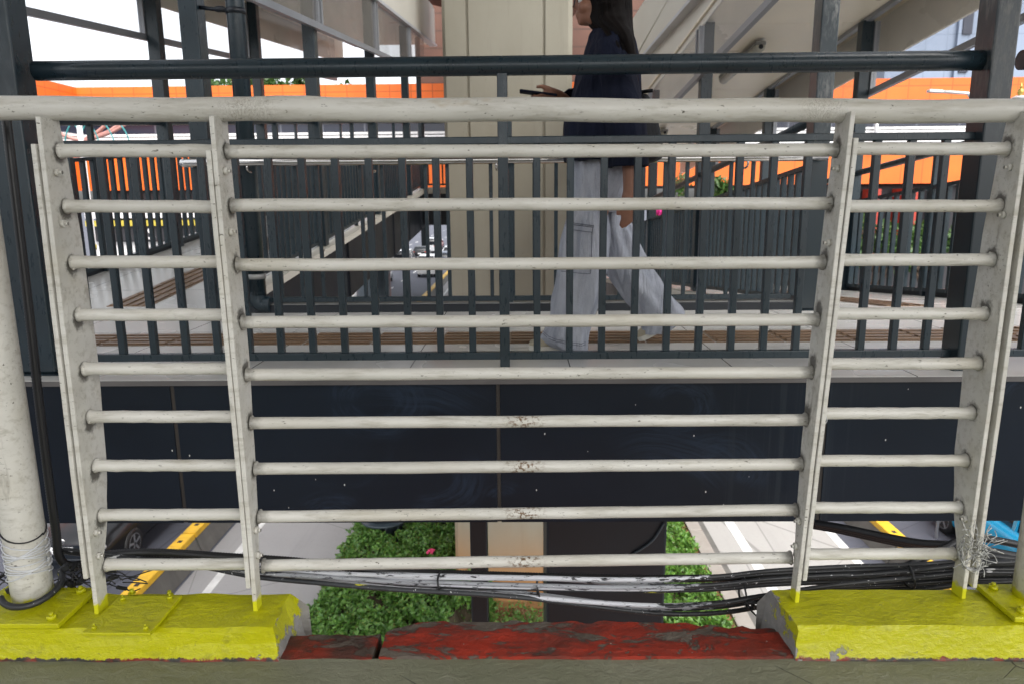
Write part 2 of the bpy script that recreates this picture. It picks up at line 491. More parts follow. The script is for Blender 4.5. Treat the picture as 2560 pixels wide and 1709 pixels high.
MT['offwhite'] = simple('offwhite_wall', (.55, .54, .52), .7, 0, .15, .6)
MT['dark'] = simple('dark_recess', (.018, .018, .022), .7)
MT['redp'] = simple('red_panel', (.32, .030, .015), .5)
MT['tealp'] = simple('teal_panel', (.04, .26, .27), .5)
MT['yellowp'] = simple('yellow_panel', (.45, .37, .05), .5)
MT['salmon'] = simple('salmon_paint', (.45, .22, .19), .55)
MT['gold'] = simple('gold_paint', (.55, .40, .10), .35, .6)
MT['magenta'] = simple('magenta_cloth', (.75, .04, .30), .7)
MT['lamp_body'] = simple('grimy_lamp_diffuser', (.45, .44, .37), .3, 0, .2, 8)
MT['navy'] = None

# ------------------------------------------------------------------ mesh helpers
class MB:
    def __init__(s):
        s.v, s.f, s.sm = [], [], []
    def quad_box(s, c):
        i = len(s.v)
        s.v += [Vector(q) for q in c]
        for a in ((0, 3, 2, 1), (4, 5, 6, 7), (0, 1, 5, 4), (1, 2, 6, 5), (2, 3, 7, 6), (3, 0, 4, 7)):
            s.f.append([i + k for k in a]); s.sm.append(False)
        return s
    def box(s, x0, x1, y0, y1, z0, z1):
        return s.quad_box([(x0, y0, z0), (x1, y0, z0), (x1, y1, z0), (x0, y1, z0), (x0, y0, z1), (x1, y0, z1), (x1, y1, z1), (x0, y1, z1)])
    def bar(s, p, q, w, h, up=(0, 0, 1)):
        """box from p to q, w wide sideways and h high"""
        p, q = Vector(p), Vector(q)
        d = (q - p).normalized()
        sd = d.cross(Vector(up))
        if sd.length < 1e-5:
            sd = Vector((1, 0, 0))
        sd.normalize()
        u = sd.cross(d)
        a, b = sd * w / 2, u * h / 2
        return s.quad_box([p - a - b, p + a - b, q + a - b, q - a - b, p - a + b, p + a + b, q + a + b, q - a + b])
    def prism(s, poly, axis, a, b):
        """polygon extruded along an axis; poly in the two other coordinates, in order"""
        def P(c, t):
            return {'x': (t, c[0], c[1]), 'y': (c[0], t, c[1]), 'z': (c[0], c[1], t)}[axis]
        i, n = len(s.v), len(poly)
        s.v += [Vector(P(c, a)) for c in poly] + [Vector(P(c, b)) for c in poly]
        s.f.append([i + k for k in range(n)][::-1]); s.sm.append(False)
        s.f.append([i + n + k for k in range(n)]); s.sm.append(False)
        for k in range(n):
            m = (k + 1) % n
            s.f.append([i + k, i + m, i + n + m, i + n + k]); s.sm.append(False)
        return s
    def rings(s, rs, closed=True, cap=True, smooth=True):
        i, n = len(s.v), len(rs[0])
        for r in rs:
            s.v += [Vector(q) for q in r]
        for k in range(len(rs) - 1):
            for j in range(n if closed else n - 1):
                m = (j + 1) % n
                s.f.append([i + k * n + j, i + k * n + m, i + (k + 1) * n + m, i + (k + 1) * n + j]); s.sm.append(smooth)
        if cap:
            s.f.append([i + j for j in range(n)][::-1]); s.sm.append(False)
            s.f.append([i + (len(rs) - 1) * n + j for j in range(n)]); s.sm.append(False)
        return s
    def tube(s, pts, r, seg=12, cap=True):
        pts = [Vector(p) for p in pts]
        rs, prev = [], None
        for k, p in enumerate(pts):
            d = (pts[min(k + 1, len(pts) - 1)] - pts[max(k - 1, 0)]).normalized()
            if prev is None:
                u = d.cross(Vector((0, 0, 1)))
                if u.length < 1e-3:
                    u = d.cross(Vector((0, 1, 0)))
                u.normalize()
            else:
                u = (prev - d * prev.dot(d)).normalized()
            prev = u
            w = d.cross(u)
            rr = r[k] if isinstance(r, (list, tuple)) else r
            rs.append([p + (u * math.cos(a) + w * math.sin(a)) * rr for a in [2 * math.pi * j / seg for j in range(seg)]])
        return s.rings(rs, cap=cap)
    def ball(s, c, r, seg=16, n=10, rot=None):
        c = Vector(c)
        r = (r, r, r) if isinstance(r, (int, float)) else r
        rs = []
        for k in range(n + 1):
            th = math.pi * (k + .001) / (n + .002)
            ring = []
            for j in range(seg):
                a = 2 * math.pi * j / seg
                q = Vector((math.sin(th) * math.cos(a) * r[0], math.sin(th) * math.sin(a) * r[1], -math.cos(th) * r[2]))
                ring.append(c + (rot @ q if rot else q))
            rs.append(ring)
        return s.rings(rs)
    def hexbolt(s, c, d, r=.009, h=.007):
        c, d = Vector(c), Vector(d).normalized()
        s.tube([c, c + d * h], r, 6)
        return s.tube([c + d * h, c + d * (h + .006)], r * .45, 8)

def smooth_path(pts, n=6):
    """Catmull-Rom through the points"""
    pts = [Vector(p) for p in pts]
    out = []
    for i in range(len(pts) - 1):
        a, b, c, d = pts[max(i - 1, 0)], pts[i], pts[i + 1], pts[min(i + 2, len(pts) - 1)]
        for k in range(n):
            t = k / n
            out.append(.5 * ((2 * b) + (c - a) * t + (2 * a - 5 * b + 4 * c - d) * t * t + (3 * b - a - 3 * c + d) * t ** 3))
    return out + [pts[-1]]

def tag(o, label=None, cat=None, group=None, kind=None):
    if label: o['label'] = label
    if cat: o['category'] = cat
    if group: o['group'] = group
    if kind: o['kind'] = kind
    return o

def obj(name, mb, mat, parent=None, bevel=0., loc=None, seg=2):
    me = bpy.data.meshes.new(name)
    me.from_pydata([tuple(v) for v in mb.v], [], mb.f)
    me.polygons.foreach_set('use_smooth', mb.sm)
    me.materials.append(mat if not isinstance(mat, str) else MT[mat])
    me.update()
    o = bpy.data.objects.new(name, me)
    COL.objects.link(o)
    if parent:
        o.parent = parent
        o.matrix_parent_inverse = parent.matrix_world.inverted() if False else Matrix.Translation(-parent.location)
    if loc is not None:
        o.location = loc
    if bevel:
        b = o.modifiers.new('bevel', 'BEVEL')
        b.width, b.segments, b.limit_method, b.angle_limit = bevel, seg, 'ANGLE', rad(40)
    return o

def thing(name, label, cat, loc=(0, 0, 0), group=None, kind=None):
    o = bpy.data.objects.new(name, None)
    o.empty_display_size = .1
    COL.objects.link(o)
    o.location = loc
    return tag(o, label, cat, group, kind)

def link_copy(o, parent, loc=None):
    c = o.copy()
    COL.objects.link(c)
    c.parent = parent
    if loc is not None:
        c.location = loc
    return c

def rough_prism(poly, xs, jit, end0=None, end1=None, seed=0):
    """(y, z) outline swept along x with a worn, uneven surface; end0/end1 shift the end rings per point"""
    rs = []
    n = len(poly)
    for k, x in enumerate(xs):
        ring = []
        for j, (y, z) in enumerate(poly):
            q = Vector((x * 14 + seed, y * 14, z * 14 + j * .37))
            d = mnoise.noise_vector(q) * jit
            xx = x
            if k == 0 and end0: xx += end0[j]
            if k == len(xs) - 1 and end1: xx += end1[j]
            ring.append((xx + d.x * .5, y + d.y, z + d.z))
        rs.append(ring)
    return MB().rings(rs, smooth=False)

# ================================================================== ground, roads
H = -6.0
tag(obj('street_ground', MB().box(-320, 320, -60, 900, H - .3, H), 'asphalt'), kind='structure')
tag(obj('bus_lane_pavement', MB().box(-6.35, -3.55, -20, 300, H - .1, H + .004), 'lane'), kind='structure')
tag(obj('outer_lane_pavement', MB().box(3.95, 6.6, -20, 300, H - .1, H + .005), 'lane_pale'), kind='structure')
mk = MB()
mk.box(-5.86, -5.70, -20, 300, H, H + .009)
for k in range(60):
    y = 20 + k * 7
    for x in (-10.4, -13.8, -17.2):
        mk.box(x - .06, x + .06, y, y + 3, H, H + .006)
tag(obj('road_marking', mk, 'mark'), kind='structure')
tag(obj('lane_edge_line', MB().box(4.42, 4.62, -20, 300, H, H + .010).box(6.42, 6.6, -20, 300, H, H + .010), 'mark'), kind='structure')
tag(obj('median_soil', MB().box(-3.45, 3.45, -20, 60, H - .1, H + .16), 'soil'), kind='structure')
kb = MB()
for k in range(90):
    kb.box(3.46, 3.74, -20 + k * 1.0, -20.012 + (k + 1) * 1.0, H - .1, H + .20)
tag(obj('median_kerb', kb, 'kerb', bevel=.015), kind='structure')
tag(obj('gutter', MB().box(3.745, 3.95, -20, 300, H - .1, H + .012), 'barrier'), kind='structure')
tag(obj('far_pavement', MB().box(-90, 75, 36.5, 44, H - .1, H + .18), 'offwhite'), kind='structure')

# ================================================================== near walkway: slab, kerbs
edge = MB()
xs = [-2.4 + i * .04 for i in range(121)]
fl = rough_prism([(-2.6, -.004), (1.428, .0), (1.428, -.2), (-2.6, -.2)], xs, .003, seed=3)
tag(obj('walkway_floor', fl, 'olive'), kind='structure')

def kerb_profile(y0, y1, h, lean):
    return [(y0 - lean, .0), (y0 - lean * .45, h * .5), (y0 - .003, h - .008), (y0 + .006, h), (y0 + .05, h + .001), (y0 + .10, h),
            (y1 - .006, h - .002), (y1, h - .012), (y1 + .004, h * .4), (y1 + .004, -.16), (y0 - lean, -.16)]
pr = kerb_profile(1.434, 1.588, .070, .016)
xl = [-2.4 + i * .022 for i in range(int((2.4 - .536) / .022) + 1)]
en = [.010, .004, .0, -.006, -.004, -.012, -.012, -.004, .028, .035, .02]
o = obj('kerb', rough_prism(pr, xl, .005, end1=en, seed=1), 'yellowL')
tag(o, 'yellow painted kerb block under the left end of the white fence, broken grey at one end', 'kerb', 'yellow kerb blocks')
pr = kerb_profile(1.440, 1.602, .070, .020)
xr = [.600 + i * .022 for i in range(82)]
en = [-.005, .0, .004, .004, .0, -.004, -.004, -.008, -.03, -.03, -.01]
o = obj('kerb', rough_prism(pr, xr, .0035, end0=en, seed=2), 'yellowR')
tag(o, 'yellow painted kerb block under the right end of the white fence, with small grey chips', 'kerb', 'yellow kerb blocks')

def slab_piece(x0, x1, y1f, seed, z1=.004):
    n = int((x1 - x0) / .016)
    rs = []
    for i in range(n + 1):
        x = x0 + (x1 - x0) * i / n
        yb = y1f(x) + .010 * mnoise.noise(Vector((x * 22, seed, 0))) + .006 * mnoise.noise(Vector((x * 70, seed, 4)))
        d = lambda q: .004 * mnoise.noise(Vector((x * 30, q * 5, seed)))
        yf = 1.424 + .006 * mnoise.noise(Vector((x * 18, 9, seed)))
        rs.append([(x, yf, -.01), (x, yf + .004, z1 + d(1)), (x, yf + .03, z1 + .002 + d(2)), (x, yf + .06, z1 + d(3)), (x, yf + .09, z1 + .001 + d(4)),
                   (x, yb - .03, z1 - .002 + d(5)), (x, yb - .008, z1 - .004 + d(6)), (x, yb, z1 - .016), (x, yb + .006, -.10), (x, yb - .02, -.19), (x, 1.43, -.19)])
    return MB().rings(rs, smooth=False)
o = obj('kerb_remnant', slab_piece(-.545, -.338, lambda x: 1.53 + .02 * (x + .4), 5, .0), 'red')
tag(o, 'short worn red strip of broken kerb beside the left yellow kerb', 'broken kerb', 'red broken kerb pieces')
def redback(x):
    a = 1.575 if x < .30 else 1.575 - (x - .30) * .11
    return a - max(0, (-.25 - x)) * .55
o = obj('kerb_remnant', slab_piece(-.322, .615, redback, 8, .006), 'red')
tag(o, 'long flaking red strip of broken kerb between the two yellow kerbs', 'broken kerb', 'red broken kerb pieces')

# ================================================================== near white fence
def yf(x):
    return 1.52 + .03 * x
FX = [-.972, -.618, .652, 1.034]
fence = thing('fence', 'scuffed white pipe fence with horizontal rails standing on the yellow kerbs', 'fence', (0, 1.52, .07))
tl = MB()
pts = [Vector((-1.13 + 2.29 * i / 40, yf(-1.13 + 2.29 * i / 40) + .045, 1.189 - .009 * (i / 40 * 2.29 - .08) + .0015 * math.sin(i * .7))) for i in range(41)]
tl.tube(pts, [.0243 + (.0016 if (i in (11, 12) or i == 32) else 0) + .0004 * math.sin(i * 2.3) for i in range(41)], 28)
obj('top_rail', tl, 'white_rail', fence)

def lean_dx(x, z):
    """the old posts are not quite plumb"""
    if x > .8: return .010 * (z - .2)
    if x > 0: return -.015 + .036 * z
    if x < -.8: return -.012 + .014 * z
    return -.006 * abs(z - .35)
def weld(mb, p, r, seed, axis=Vector((1, 0, 0))):
    """lumpy bead round a rail end"""
    rnd = random.Random(seed)
    for k in range(11):
        a = 2 * math.pi * k / 11 + rnd.uniform(-.2, .2)
        q = Vector(p) + Vector((rnd.uniform(-.002, .003), math.cos(a), math.sin(a))) .copy()
        q = Vector(p) + Vector((rnd.uniform(-.003, .003), math.cos(a) * r, math.sin(a) * r))
        mb.ball(q, (rnd.uniform(.0025, .0045), rnd.uniform(.0018, .003), rnd.uniform(.0018, .003)), 7, 5)
ZM = [1.100, .990, .863, .738, .621, .508, .399, .282, .159]
ZMr = [1.094, .983, .856, .729, .610, .498, .391, .278, .157]
ZL = [(1.105, 1.102), (.991, .987), (.873, .870), (.758, .755), (.638, .635), (.528, .524), (.412, .408), (.292, .288), (.168, .163)]
ZR = [(1.097, 1.094), (.977, .974), (.861, .858), (.742, .738), (.629, .625), (.513, .509), (.399, .394), (.283, .278), (.165, .160)]
def rail(xa, za, xb, zb, seed):
    mb = MB()
    xa, xb = xa + lean_dx(xa, za), xb + lean_dx(xb, zb)
    ya, yb = yf(xa) + .05, yf(xb) + .05
    n = 14
    rnd = random.Random(seed)
    P = [Vector((xa + (xb - xa) * i / n, ya + (yb - ya) * i / n, za + (zb - za) * i / n + rnd.uniform(-.0006, .0006))) for i in range(n + 1)]
    d_ = (P[-1] - P[0]).normalized()
    ends = ((0, .0172), (.0022, .0158), (.0045, .0145), (.008, .0137))
    Q = [P[0] + d_ * e for e, _ in ends] + P[1:-1] + [P[-1] - d_ * e for e, _ in reversed(ends)]
    R = [q for _, q in ends] + [.0135 + rnd.uniform(-.0003, .0003) for _ in P[1:-1]] + [q for _, q in reversed(ends)]
    mb.tube(Q, R, 22)
    for e in (P[0] + d_ * .002, P[-1] - d_ * .002):
        for j in range(3):
            a = rnd.uniform(0, 6.28)
            mb.ball(e + Vector((0, math.cos(a) * .0145, math.sin(a) * .0145)), (rnd.uniform(.003, .006), .003, rnd.uniform(.002, .004)), 8, 5)
    obj('rail', mb, 'white_rail', fence)
for i in range(9):
    rail(FX[1] + .007, ZM[i], FX[2] - .006, ZMr[i], i)
    rail(FX[0] + .007, ZL[i][0], FX[1] - .007, ZL[i][1], 100 + i)
    rail(FX[2] + .007, ZR[i][0], FX[3] - .006, ZR[i][1], 200 + i)

def plate_mesh(x, y0, th, prof):
    """flat bar standing on edge: prof = [(z, depth)] from the front edge back"""
    n = 26
    rs = []
    zs = [prof[0][0] + (prof[-1][0] - prof[0][0]) * i / n for i in range(n + 1)]
    for z in zs:
        for (za, da), (zb, db) in zip(prof[:-1], prof[1:]):
            if min(za, zb) - 1e-6 <= z <= max(za, zb) + 1e-6:
                t = 0 if abs(zb - za) < 1e-6 else (z - za) / (zb - za)
                d = da + (db - da) * (t * t * (3 - 2 * t))
                break
        w = .0008 * mnoise.noise(Vector((x * 9, z * 11, 1)))
        rs.append([(x - th / 2 + w, y0, z), (x + th / 2 + w, y0 + .0005, z), (x + th / 2 + w, y0 + d, z), (x - th / 2 + w, y0 + d, z)])
    return MB().rings(rs, smooth=False)
outer_prof = [(1.168, .062), (1.06, .080), (.9, .096), (.66, .106), (.42, .098), (.27, .076), (.19, .046), (.15, .042), (.065, .042)]
inner_prof = [(1.168, .072), (.9, .077), (.66, .078), (.46, .064), (.30, .052), (.18, .036), (.15, .032), (.065, .032)]
def lean(o):
    for vtx in o.data.vertices:
        vtx.co.x += lean_dx(o.data.vertices[0].co.x * 0 + X0[0], vtx.co.z)
X0 = [0]
def post(x, prof, side, gap, zs2, bolts):
    y0 = yf(x)
    X0[0] = x
    p = obj('post', plate_mesh(x, y0, .010, prof), 'white_post', fence, bevel=.0015)
    lean(p)
    # the second flat bar of the neighbouring panel, bolted on
    prof2 = [(zs2[0], prof[1][1] * .96), (.66, prof[3][1] * .97), (zs2[1], .045)]
    lean(obj('post', plate_mesh(x + side * (.010 + gap), y0 - .003, .010, prof2), 'white_post', fence, bevel=.0015))
    for z in bolts:
        m = MB().hexbolt((x + lean_dx(x, z) - side * .005, y0 + (.030 if z > .5 else .022), z), (-side, 0, 0), .0085, .008)
        obj('bolt', m, 'white_rail', p)
post(FX[0], outer_prof, -1, .004, (1.115, .16), [1.06, .955, .262, .205])
post(FX[1], inner_prof, -1, .0012, (1.10, .13), [1.06, .935, .262, .20])
post(FX[2], inner_prof, 1, .0015, (1.115, .125), [1.055, .90, .262, .20])
post(FX[3], outer_prof, 1, .011, (1.168, .10), [1.055, .955, .262])
# paint-covered foot plate of the left post
fp = obj('base_plate', MB().box(-.962, -.812, 1.402, 1.553, .073, .081), 'yellow', fence, bevel=.002)
for x, y in ((-.945, 1.535), (-.835, 1.54), (-.945, 1.42), (-.83, 1.418)):
    obj('bolt', MB().hexbolt((x, y, .081), (0, 0, 1), .006, .006), 'yellow', fp)

def pole(x, y, label, px0, px1, py0, py1):
    t = thing('roof_pole', label, 'pole', (x, y, .07), 'white round poles on the kerb')
    m = MB()
    zs = [.07 + i * .10 for i in range(27)]
    m.tube([(x, y, z) for z in zs], .0435, 32)
    obj('pole', m, 'white_post', t)
    bp = obj('base_plate', MB().box(px0, px1, py0, py1, .074, .086), 'yellow', t, bevel=.002)
    for bx in (px0 + .028, px1 - .028):
        for by in (py0 + .022, py1 - .022):
            obj('bolt', MB().hexbolt((bx, by, .086), (0, 0, 1), .011, .009), 'yellow', bp)
pole(-1.156, 1.535, 'white round pole at the left edge with wire wound round its foot', -1.26, -1.03, 1.428, 1.582)
pole(1.186, 1.540, 'white round pole at the right edge on a yellow bolted plate', 1.083, 1.30, 1.450, 1.592)

# roof over the near walkway, carried by the poles
rf = thing('near_roof', 'pale flat roof over the near walkway', 'roof', (0, .3, 2.7))
obj('roof_sheet', MB().box(-4.5, 4.5, -1.2, 1.9, 2.72, 2.78), 'cream', rf)
obj('beam', MB().box(-4.5, 4.5, 1.48, 1.60, 2.60, 2.715), 'white', rf)

# wire, cable loops and connector blocks at the foot of the left pole
def coil(name, label, cat, c, r, zs, rr, mat, jitter=.004, seed=0, tilt=0.):
    rnd = random.Random(seed)
    m = MB()
    for z in zs:
        ph = rnd.uniform(0, 6.28)
        ta = rnd.uniform(-1, 1) * .012 + tilt
        pts = []
        for k in range(33):
            a = 2 * math.pi * k / 32
            q = r + rnd.uniform(0, jitter) * .3
            pts.append((c[0] + math.cos(a) * q, c[1] + math.sin(a) * q, z + ta * math.cos(a + ph) + (a / 6.28) * .004))
        m.tube(pts, rr, 7)
    return tag(obj(name, m, mat), label, cat)
coil('wire_coil', 'pale wire wound several times round the foot of the left white pole', 'wire', (-1.156, 1.535), .0455,
     [.155 + i * .0075 for i in range(11)], .0016, 'alu_light', seed=3, tilt=.010)
coil('cable_tie', 'thin black cable tie round the left white pole above the wire', 'cable tie', (-1.156, 1.535), .0450, [.262], .0018, 'rubber', 0, 5, .016)

def blotch_cable(name, base, spots, amt):
    t = NT(name)
    a = t.noise((28, 110, 110), 6, .7)
    x = t.xyz()[0]
    edge = t.math('ADD', a, t.math('ADD', t.ramp(x, .28, .62, 0, .30), t.ramp(x, -.55, -.85, 0, .2)))
    col = t.mix(t.ramp(edge, .57, .61), base, (.016, .017, .019))
    b = t.noise((14, 34, 34), 2, .5, loc=(4, 2, 2))
    col = t.mix(t.ramp(b, amt, amt + .02), col, spots)
    s = t.noise((150, 150, 150), 2)
    col = t.mix(t.ramp(s, .70, .73), col, (.55, .55, .55))
    return t.out(col, .5)
MT['cable_white'] = blotch_cable('overpainted_white_cable', (.56, .57, .60), (.5, .5, .5), .9)
MT['cable_grey'] = blotch_cable('grimy_grey_cable', (.30, .31, .33), (.50, .50, .50), .70)
MT['cable_dark'] = blotch_cable('dark_cable_paint_spots', (.030, .033, .036), (.52, .50, .03), .70)
MT['cable_black'] = simple('black_cable', (.014, .015, .017), .45)

c0 = at(100, 1490, Y=1.5)
lp = []
for k in range(26):
    a = -2.4 + 4.6 * k / 25
    lp.append((-1.156 + math.cos(a) * .060 + max(0, k - 18) * .012, 1.535 + math.sin(a) * .064, .112 + .012 * math.sin(a * 1.3) + max(0, k - 17) * .002))
tag(obj('cable_loop', MB().tube(smooth_path(lp, 3), .0075, 10), 'cable_dark'), 'black cable looped round the foot of the left white pole, splashed with yellow paint', 'cable')
def blocks(label, c, n, seed, s=.010):
    rnd = random.Random(seed)
    m = MB()
    for k in range(n):
        p = Vector(c) + Vector((rnd.uniform(-.028, .028), rnd.uniform(-.02, .02), rnd.uniform(0, .035)))
        d = Vector((rnd.uniform(-1, 1), rnd.uniform(-.6, .6), rnd.uniform(-.3, .3))).normalized()
        m.bar(p, p + d * rnd.uniform(.015, .035), s * rnd.uniform(.7, 1.3), s * rnd.uniform(.7, 1.2))
    for k in range(n * 2):
        p = Vector(c) + Vector((rnd.uniform(-.03, .03), rnd.uniform(-.02, .02), rnd.uniform(0, .03)))
        q = p + Vector((rnd.uniform(-.06, .08), rnd.uniform(-.02, .02), rnd.uniform(-.01, .025)))
        m.tube(smooth_path([p, (p + q) / 2 + Vector((0, 0, rnd.uniform(-.01, .015))), q], 4), .0016, 5)
    return tag(obj('connector_clump', m, 'rubber'), label, 'cable clutter', 'black clumps of connectors on the left kerb')
blocks('black clump of connectors between the left white pole and the fence post', at(185, 1462, Y=1.60), 12, 4)
blocks('black clump of connectors on the far left of the left white pole', at(42, 1462, Y=1.57), 9, 9)
blocks('black clump of frayed wires just right of the left fence post foot', at(292, 1462, Y=1.62), 6, 12, .007)
for k, (u, v) in enumerate(((330, 1483), (424, 1487))):
    p = at(u, v, z=.07)
    tag(obj('bolt_stub', MB().tube([p, p + Vector((0, 0, .012))], .005, 8).tube([p, p + Vector((0, 0, .003))], .009, 8), 'yellow'),
        ['yellow painted bolt stub on the kerb nearer the left fence post', 'yellow painted bolt stub on the kerb farther from the left fence post'][k], 'bolt', 'bolt stubs on the yellow kerb')

# ---- corrugated conduits
def corrugated(path, r, step=.0035):
    L = [Vector(p) for p in path]
    d = [0]
    for a, b in zip(L[:-1], L[1:]):
        d.append(d[-1] + (b - a).length)
    n = int(d[-1] / step)
    out, rr, j = [], [], 0
    for i in range(n + 1):
        s = d[-1] * i / n
        while j < len(d) - 2 and d[j + 1] < s:
            j += 1
        t = (s - d[j]) / max(1e-6, d[j + 1] - d[j])
        out.append(L[j].lerp(L[j + 1], min(1, t)))
        rr.append(r * (1.0 if i % 2 else .86))
    return MB().tube(out, rr, 12)
cp = [at(10, 250, Y=1.66), at(30, 420, Y=1.65), at(75, 800, Y=1.64), at(97, 1000, Y=1.64), at(122, 1200, Y=1.64), at(140, 1330, Y=1.64), at(146, 1385, Y=1.64), at(166, 1410, Y=1.65), at(205, 1408, Y=1.66),
      at(250, 1388, Y=1.67), at(330, 1380, Y=1.67), at(430, 1381, Y=1.67), at(560, 1390, Y=1.67), at(720, 1400, Y=1.68), at(830, 1412, Y=1.69), at(1000, 1428, Y=1.70), at(1345, 1440, Y=1.70)]
tag(obj('conduit', corrugated(smooth_path(cp, 5), .0108), 'rubber'), 'black corrugated conduit dropping beside the left pole and running along the lowest rail', 'conduit', 'corrugated conduits')
cp = [at(1345, 1440, Y=1.72), at(1700, 1445, Y=1.74), at(2005, 1436, Y=1.74), at(2130, 1418, Y=1.74), at(2240, 1421, Y=1.74), at(2290, 1402, Y=1.76), at(2360, 1370, Y=1.80), at(2400, 1350, Y=1.82), at(2470, 1346, Y=1.82), at(2600, 1372, Y=1.82)]
tag(obj('conduit', corrugated(smooth_path(cp, 5), .0105), 'rubber'), 'black corrugated conduit rising behind the right end of the lowest rail', 'conduit', 'corrugated conduits')

# ---- cable bundle strung behind the kerb
base = [(150, 1385), (300, 1400), (480, 1414), (640, 1428), (820, 1440), (1000, 1452), (1200, 1460), (1345, 1466), (1500, 1474), (1660, 1478), (1800, 1474), (1920, 1462), (2100, 1450), (2280, 1440), (2420, 1428), (2600, 1424)]
labs = ['topmost white overpainted cable of the bundle behind the kerb', 'second white overpainted cable down in the bundle behind the kerb', 'third white overpainted cable down, twisting through the bundle',
        'grimy grey cable twisting along the middle of the bundle', 'fourth white overpainted cable down, under the grimy grey one', 'dark paint-spotted cable along the back of the bundle',
        'lower grey cable sagging under the bundle at the black column', 'lowest white cable of the bundle, sagging deep at the column', 'lowest grey cable of the bundle, sagging deepest at the column', 'dark yellow-spotted cable low at the right of the bundle']
mats = ['cable_white', 'cable_white', 'cable_white', 'cable_grey', 'cable_white', 'cable_dark', 'cable_grey', 'cable_white', 'cable_grey', 'cable_dark']
rnd = random.Random(11)
for k in range(10):
    ph = rnd.uniform(0, 6.28)
    pts = []
    for i, (u, v) in enumerate(base):
        t = i / (len(base) - 1)
        sag = 0
        if k >= 6:
            sag = 30 * math.exp(-((u - 1700) / 330) ** 2) * (.7 + .25 * (k - 6) / 2)
        off = (k - 4.5) * 6.0 + 7 * math.sin(u * .0042 + ph) + sag
        if k < 3:
            off -= 2
        off *= min(1, max(.12, (u - 250) / 1050))
        if u < 640: off -= 10
        pts.append(at(u, v + off, Y=1.675 + .020 * math.cos(u * .0042 + ph) + .012 * (k % 3)))
    tag(obj('cable', MB().tube(smooth_path(pts, 8), .0057 if k < 5 else .0062, 10), mats[k]), labs[k], 'cable', 'cables strung behind the kerb')
for k, (u, v, hgt, lab) in enumerate(((1100, 1452, 46, 'black cable tie round the bundle left of the concrete pillar foot'), (1345, 1462, 50, 'black cable tie round the bundle in front of the pillar'),
                                     (1858, 1478, 62, 'knotted black tie with loose ends round the bundle near the right kerb'), (2272, 1440, 56, 'black cable tie round the bundle beyond the right kerb'))):
    c = at(u, v, Y=1.685)
    r = hgt / 1800 * 1.75 / 2
    m = MB()
    pts = [(c.x + .003 * math.sin(a * 2), c.y + math.cos(a) * .030, c.z + math.sin(a) * r) for a in [2 * math.pi * i / 20 for i in range(21)]]
    m.tube(pts, .0028, 6)
    if k == 2:
        rr = random.Random(2)
        for j in range(9):
            e = c + Vector((rr.uniform(.0, .03), -.035 - rr.uniform(0, .01), rr.uniform(-.05, .012)))
            m.tube(smooth_path([c + Vector((0, -.034, -.005)), (c + e) / 2 + Vector((rr.uniform(-.01, .01), -.02, 0)), e], 4), .0022, 5)
    tag(obj('cable_tie', m, 'rubber'), lab, 'cable tie', 'ties on the cable bundle')
# loose flat black straps under the walkway edge on the right
pts = [at(2040, 1306, Y=2.3), at(2110, 1318, Y=2.2), at(2200, 1337, Y=2.1), at(2300, 1356, Y=2.0), at(2400, 1364, Y=1.95), at(2600, 1400, Y=1.95)]
for k in range(3):
    q = [p + Vector((0, .02 * k, -.016 * k)) for p in smooth_path(pts, 6)]
    tag(obj('strap', MB().tube(q, .012 - .002 * k, 8), 'cable_black'), ['upper', 'middle', 'lower'][k] + ' thick black cable swinging from under the dark walkway at right', 'cable', 'thick black cables at right')
for k in range(4):
    pts = [at(2360, 1372 + 17 * k, Y=1.8), at(2440, 1384 + 17 * k, Y=1.79), at(2600, 1404 + 15 * k, Y=1.78)]
    tag(obj('cable', MB().tube(smooth_path(pts, 6), .0085, 8), 'cable_black' if k < 2 else 'cable_dark'), ['topmost', 'second', 'third', 'lowest'][k] + ' of the short dark cables passing behind the right white pole', 'cable', 'dark cables behind the right pole')
MT['wire'] = simple('grimy_wire', (.38, .38, .36), .5, .2, .7, 90)
# tangle of pale wire
rnd = random.Random(21)
m = MB()
c = at(2436, 1372, Y=1.50)
for k in range(20):
    a0 = rnd.uniform(2.4, 3.6)
    pts = [c + Vector((math.cos(a) * (.034 + rnd.uniform(-.003, .003)) + .004, rnd.uniform(-.010, .010), math.sin(a) * (.044 + rnd.uniform(-.003, .003)) - .006)) for a in [a0 + i * .55 for i in range(5)]]
    m.tube(smooth_path(pts, 4), .0011, 5)
for k in range(70):
    p = c + Vector((rnd.uniform(-.02, .03), rnd.uniform(-.018, .012), rnd.uniform(-.03, .03)))
    q = p + Vector((rnd.uniform(-.035, .045), rnd.uniform(-.02, .01), rnd.uniform(-.04, .04)))
    m.tube(smooth_path([p, (p + q) / 2 + Vector((rnd.uniform(-.012, .012), 0, rnd.uniform(-.012, .012))), q], 4), .0010, 5)
m.tube([c + Vector((-.015, -.01, .02)), c + Vector((-.042, -.01, .075))], .0011, 5)
tag(obj('wire_tangle', m, 'wire'), 'tangled knot of pale wire on the right end post of the white fence', 'wire')
m = MB()
p = at(2057, 1022, Y=1.56)
m.tube([p + Vector((.003 * math.sin(a), math.cos(a) * .0165, math.sin(a) * .0155)) for a in [i * .35 for i in range(19)]], .0010, 5)
m.tube(smooth_path([p + Vector((0, -.017, -.008)), p + Vector((.003, -.019, -.02)), p + Vector((.0, -.016, -.03))], 4), .001, 5)
tag(obj('wire_loop', m, 'alu_light'), 'small twist of pale wire on a rail right of the inner right fence post', 'wire')

